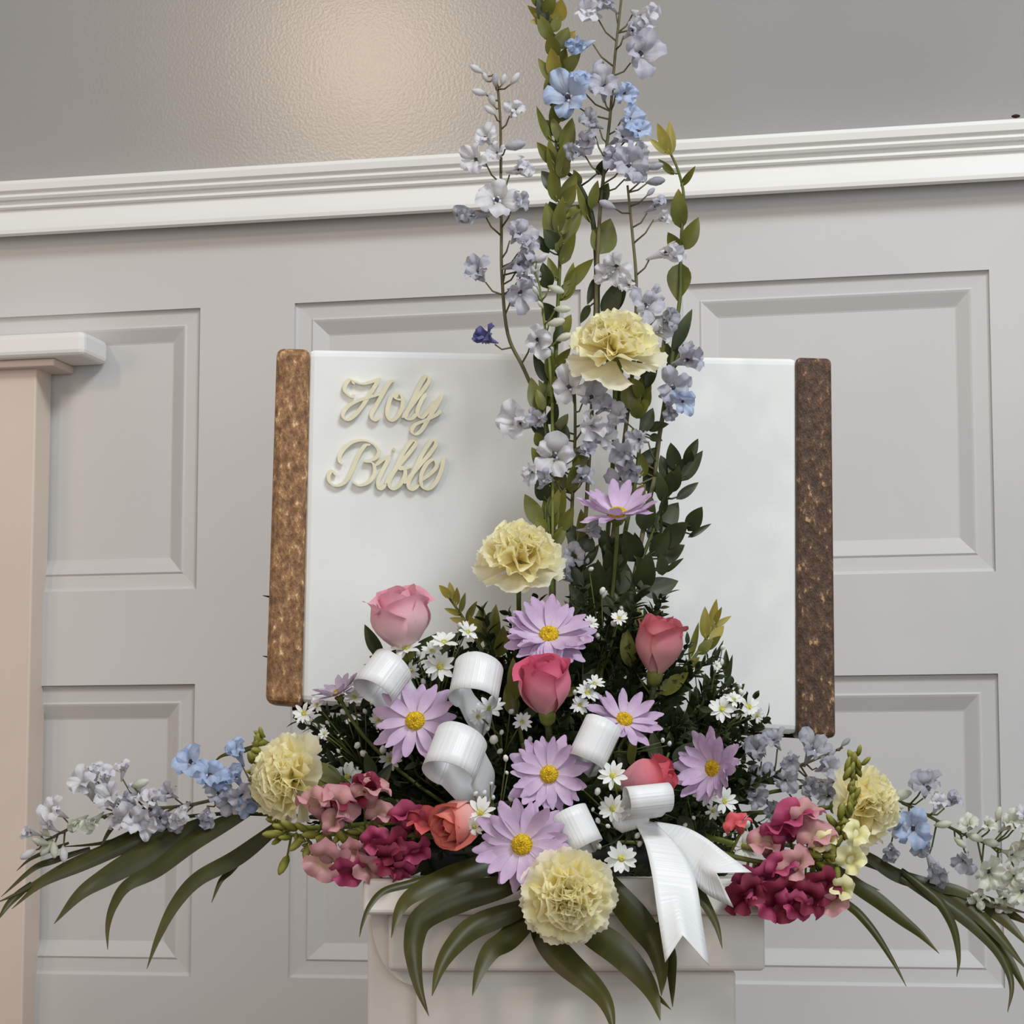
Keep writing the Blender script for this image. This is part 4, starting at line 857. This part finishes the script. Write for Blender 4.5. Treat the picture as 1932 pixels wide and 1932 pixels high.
Mg, Wn, Du, Co, Crm, Bd = SNM
def budrow(pts, n, d, spread, dirv):
    c = catmull([(x, y, 0) for x, y in pts], 8); out = []
    for i in range(n):
        p = c[int(i/(n-1)*(len(c)-1))]; out.append((p.x+rr(-spread, spread), p.y+rr(-spread, spread), d*rr(.75, 1.2), (dirv[0]+rr(-.7, .7), dirv[1]+rr(-.7, .7))))
    return out
snap('magenta and dusty pink snapdragon lying left with a yellow-green tip', [(850, 1580), (770, 1575), (690, 1570), (610, 1575), (550, 1575), (515, 1555)], (-.100, -.095),
     [(768, 1556, 60, Mg, (.1, .4)), (738, 1592, 66, Wn, (0, -.3)), (795, 1562, 56, Co, (.2, .3)), (780, 1600, 50, Mg, (.2, -.4)), (700, 1506, 60, Du, (.1, .6)), (690, 1495, 50, Wn, (.1, .7)), (655, 1528, 66, Wn, (0, .5)), (632, 1535, 72, Du, (-.1, .5)), (600, 1530, 62, Du, (-.3, .4)), (618, 1612, 66, Du, (-.2, -.5)),
      (655, 1628, 58, Mg, (0, -.6)), (690, 1622, 62, Du, (.1, -.5)), (725, 1618, 60, Wn, (.2, -.6)), (752, 1630, 50, Mg, (.3, -.7)), (718, 1545, 46, Du, (.2, .3)), (668, 1600, 50, Du, (0, -.3)), (640, 1555, 50, Du, (0, .1)), (710, 1590, 46, Mg, (0, -.1))],
     [(514, 1574, 34, (-1, 0)), (535, 1632, 36, (-.4, -.9)), (560, 1592, 34, (-.5, -.5)), (545, 1558, 32, (-.8, .5)), (580, 1604, 34, (-.3, -.8)), (588, 1575, 34, (-.6, 0)), (570, 1562, 30, (-.7, .5)), (528, 1560, 26, (-.9, .2))]+budrow([(600, 1585), (660, 1580), (720, 1560)], 12, 28, 10, (-.6, .1))+budrow([(520, 1575), (560, 1590), (590, 1610)], 9, 22, 10, (-.7, -.3)))
snap('yellow-green snapdragon tip curling up along the left carnation', [(640, 1560), (560, 1560), (505, 1530), (484, 1480), (480, 1430), (486, 1392)], (-.06, -.055), [],
     budrow([(505, 1540), (488, 1500), (480, 1450), (482, 1405), (488, 1385)], 26, 24, 9, (-.3, .6))+budrow([(510, 1545), (540, 1560)], 5, 24, 8, (-.4, .2)))
snap('wine and magenta snapdragon lying right beside the ribbon tail', [(1330, 1600), (1400, 1620), (1470, 1630), (1530, 1625), (1580, 1610)], (-.110, -.122),
     [(1496, 1562, 70, Mg, (.1, .6)), (1470, 1585, 58, Mg, (-.1, .5)), (1520, 1550, 56, Du, (.3, .6)), (1446, 1602, 58, Du, (-.2, .4)), (1540, 1590, 60, Du, (.2, .3)), (1430, 1652, 72, Mg, (-.1, -.3)), (1415, 1680, 66, Wn, (-.1, -.5)), (1476, 1682, 76, Wn, (.1, -.5)), (1500, 1635, 60, Du, (.1, .0)), (1516, 1690, 62, Wn, (.2, -.6)), (1450, 1690, 66, Mg, (0, -.6)), (1560, 1690, 58, Du, (.3, -.6)), (1395, 1560, 42, Co, (-.2, .4)), (1400, 1690, 50, Wn, (-.3, -.6)), (1545, 1665, 56, Wn, (.3, -.4)), (1500, 1700, 50, Mg, (0, -.7)), (1475, 1640, 50, Mg, (0, .1)), (1578, 1672, 46, Crm, (.4, -.4))],
     budrow([(1520, 1610), (1550, 1630), (1580, 1610)], 16, 28, 14, (.4, .2))+budrow([(1530, 1640), (1570, 1650)], 8, 26, 12, (.4, -.3)))
snap('green budded snapdragon tip standing upright in front of the right carnation', [(1560, 1640), (1580, 1590), (1600, 1530), (1610, 1470), (1612, 1425)], (-.115, -.105),
     [(1560, 1598, 46, Crm, (-.2, .2)), (1608, 1575, 42, Crm, (.4, .1)), (1600, 1620, 46, Crm, (.4, -.2))],
     budrow([(1575, 1610), (1590, 1560), (1602, 1515), (1610, 1465), (1612, 1430)], 34, 26, 12, (.0, .9))+[(1621, 1416, 20, (.2, 1)), (1634, 1436, 20, (.7, .7)), (1570, 1550, 30, (-.5, .6))])

# ------------------------------------------------------------------ carnations, roses, daisies
carnation(1160, 668, -.045, (-.03, -.62, .78), 184, 'pale yellow carnation highest up, in front of the delphiniums', .3, skirt=-.12)
carnation(980, 1062, -.055, (.02, -.60, .80), 172, 'pale yellow carnation in front of the left page of the book', 1.1, skirt=-.15)
carnation(1074, 1690, -.165, (.02, -1, -.06), 184, 'pale yellow carnation at the very front over the palm leaves', .5)
carnation(552, 1472, -.070, (-.74, -.66, .10), 172, 'pale yellow carnation turned to the left at the left end', .2)
carnation(1618, 1520, -.060, (.72, -.62, .05), 170, 'pale yellow carnation at the right end behind the green bud tip', .9)
rose(765, 1222, -.075, (-.12, -.38, .90), 122, 'rose_pale', 'palest pink rose standing on the left against the white page', 2.0, wide=1.15)
rose(1032, 1344, -.115, (-.06, -.42, .90), 116, 'rose_pink', 'bright pink rosebud in the middle below the big lilac daisy', .6, wide=1.05)
rose(1236, 1268, -.070, (.08, -.22, .97), 112, 'rose_dusty', 'dusty pink rose on the right with a curled tip', 3.3, wide=1.02)
rose(1172, 1478, -.115, (.93, -.30, .10), 108, 'rose_red', 'red-edged rose lying right behind the lower ribbon loop', 1.2, wide=.95)
rose(902, 1535, -.115, (-.66, -.66, -.30), 108, 'rose_coral', 'coral-hearted rose pointing down left beside the lowest daisy', 2.6, wide=1.0)
daisy(1165, 975, -.050, (.0, -.52, .86), 165, 'lilac daisy seen side-on, highest of the daisies', 11, open_=.30, layers=2)
daisy(1036, 1205, -.085, (-.02, -.74, .60), 172, 'lilac daisy above the central rose, with the most petals', 15, open_=.08, layers=3)
daisy(784, 1362, -.100, (-.05, -.95, .25), 168, 'lilac daisy left of centre between two ribbon loops', 9, roll=.4)
daisy(1176, 1362, -.100, (.22, -.70, .66), 150, 'lilac daisy right of the central rose, above a ribbon loop', 10, open_=.1)
daisy(1036, 1462, -.130, (-.02, -.96, .15), 158, 'lilac daisy in the middle right above the lowest daisy', 13)
daisy(986, 1594, -.150, (-.15, -.96, .08), 184, 'lowest and largest lilac daisy above the front carnation', 13)
daisy(1350, 1450, -.090, (-.62, -.78, .04), 160, 'lilac daisy farthest right, turned sideways', 12, open_=.32)
daisy(640, 1312, -.050, (-.35, -.25, .85), 110, 'pale whitish lilac daisy seen from the side at the left page edge', 12, 'lilac_pale', open_=.3)

# ------------------------------------------------------------------ ribbon bow
K = at(1150, 1535, -.11)
bow = thing('ribbon_bow', 'white satin ribbon bow with loops and two swallowtail ends', 'ribbon', K.copy())
def ribbon(name, fn, nu, nv):
    mb = MB(); mb.grid(fn, nu, nv); o = wpart(name, mb, 'satin', bow)
    s = o.modifiers.new('thickness', 'SOLIDIFY'); s.thickness = .0005; s.offset = 0
    return o
def loop(px, py, Y, rad, wid, axis, tail, taper=0.0, ell=1.0):
    c = at(px, py, Y); k = mpp(Y); A = V(axis).normalized(); T = V(tail); T = (T-A*T.dot(A)).normalized(); E2 = A.cross(T); r_ = rad*k; w_ = wid*k/2
    path = []
    n = 26
    path.append(c+T*r_*3.0+E2*r_*.05)
    path.append(c+T*r_*2.0-E2*r_*.45)
    for i in range(n+1):
        a = math.radians(-140+280*i/n); path.append(c-T*(r_*math.cos(a)*ell)+E2*(r_*math.sin(a)))
    path.append(c+T*r_*2.0+E2*r_*.45); path.append(c+T*r_*3.0-E2*r_*.05)
    P = catmull(path, 3); k2 = len(P)-1
    return ribbon('loop', lambda u, v: P[round(u*k2)]+A*(v*w_*(1-taper*abs(u-.5)*2)), k2, 4)
loop(898, 1290, -.120, 46, 84, (-.15, -.50, -.85), (.1, .75, -.50), .2)
loop(722, 1282, -.095, 42, 80, (-.50, -.45, -.74), (.55, .6, -.4), .2)
loop(858, 1428, -.130, 50, 92, (-.30, -.48, -.82), (.45, .75, -.3), .15)
loop(1122, 1402, -.130, 36, 88, (-.42, -.20, -.88), (.1, .95, -.2), .1)
loop(1222, 1508, -.145, 27, 88, (-.95, -.28, -.10), (.0, .85, -.4), .1)
loop(1088, 1566, -.145, 36, 78, (.42, -.18, -.88), (.1, .95, .1), .1)
def ends(Lp, Rp, Ya, Yb, notch):
    n = 24; A = catmull([at(x, y, Ya+(Yb-Ya)*i/(len(Lp)-1)) for i, (x, y) in enumerate(Lp)], 8); B_ = catmull([at(x, y, Ya+(Yb-Ya)*i/(len(Rp)-1)+.004) for i, (x, y) in enumerate(Rp)], 8)
    kA = len(A)-1; kB = len(B_)-1; Nn = at(*notch, Yb); n = min(kA, kB)
    def fn(u, v):
        a = A[round(u*kA)]; b_ = B_[round(u*kB)]; f = (v+1)/2; p = a.lerp(b_, f)
        if u > .55:                                   # pull the middle back to the swallowtail notch
            g = (u-.55)/.45; m_ = A[-1].lerp(B_[-1], .5); p = p+(Nn-m_)*(g**1.0)*(1-abs(v))
        return p+V((0, -.0015*math.sin(u*6)*math.cos(v*1.5), 0))
    return ribbon('tail', fn, n, 8)
ends([(1195, 1548), (1216, 1590), (1230, 1650), (1240, 1720), (1255, 1816)], [(1236, 1552), (1282, 1600), (1312, 1660), (1325, 1740), (1338, 1822)], -.125, -.190, (1288, 1765))
ends([(1212, 1566), (1258, 1600), (1292, 1645), (1330, 1685), (1384, 1712)], [(1236, 1550), (1290, 1560), (1330, 1580), (1370, 1610), (1418, 1646)], -.120, -.155, (1352, 1647))
mb = MB(); mb.lathe([(.004, -.014), (.011, -.010), (.012, 0), (.011, .010), (.004, .014)], 14, Matrix.Translation(at(1190, 1540, -.125)) @ ry(1.2) @ Matrix.Diagonal((.8, .6, 1, 1)))
wpart('knot', mb, 'satin', bow)
for f_ in ((900, 1350, -.085), (740, 1350, -.065), (870, 1490, -.095), (1125, 1460, -.10), (1090, 1590, -.115)):
    pass
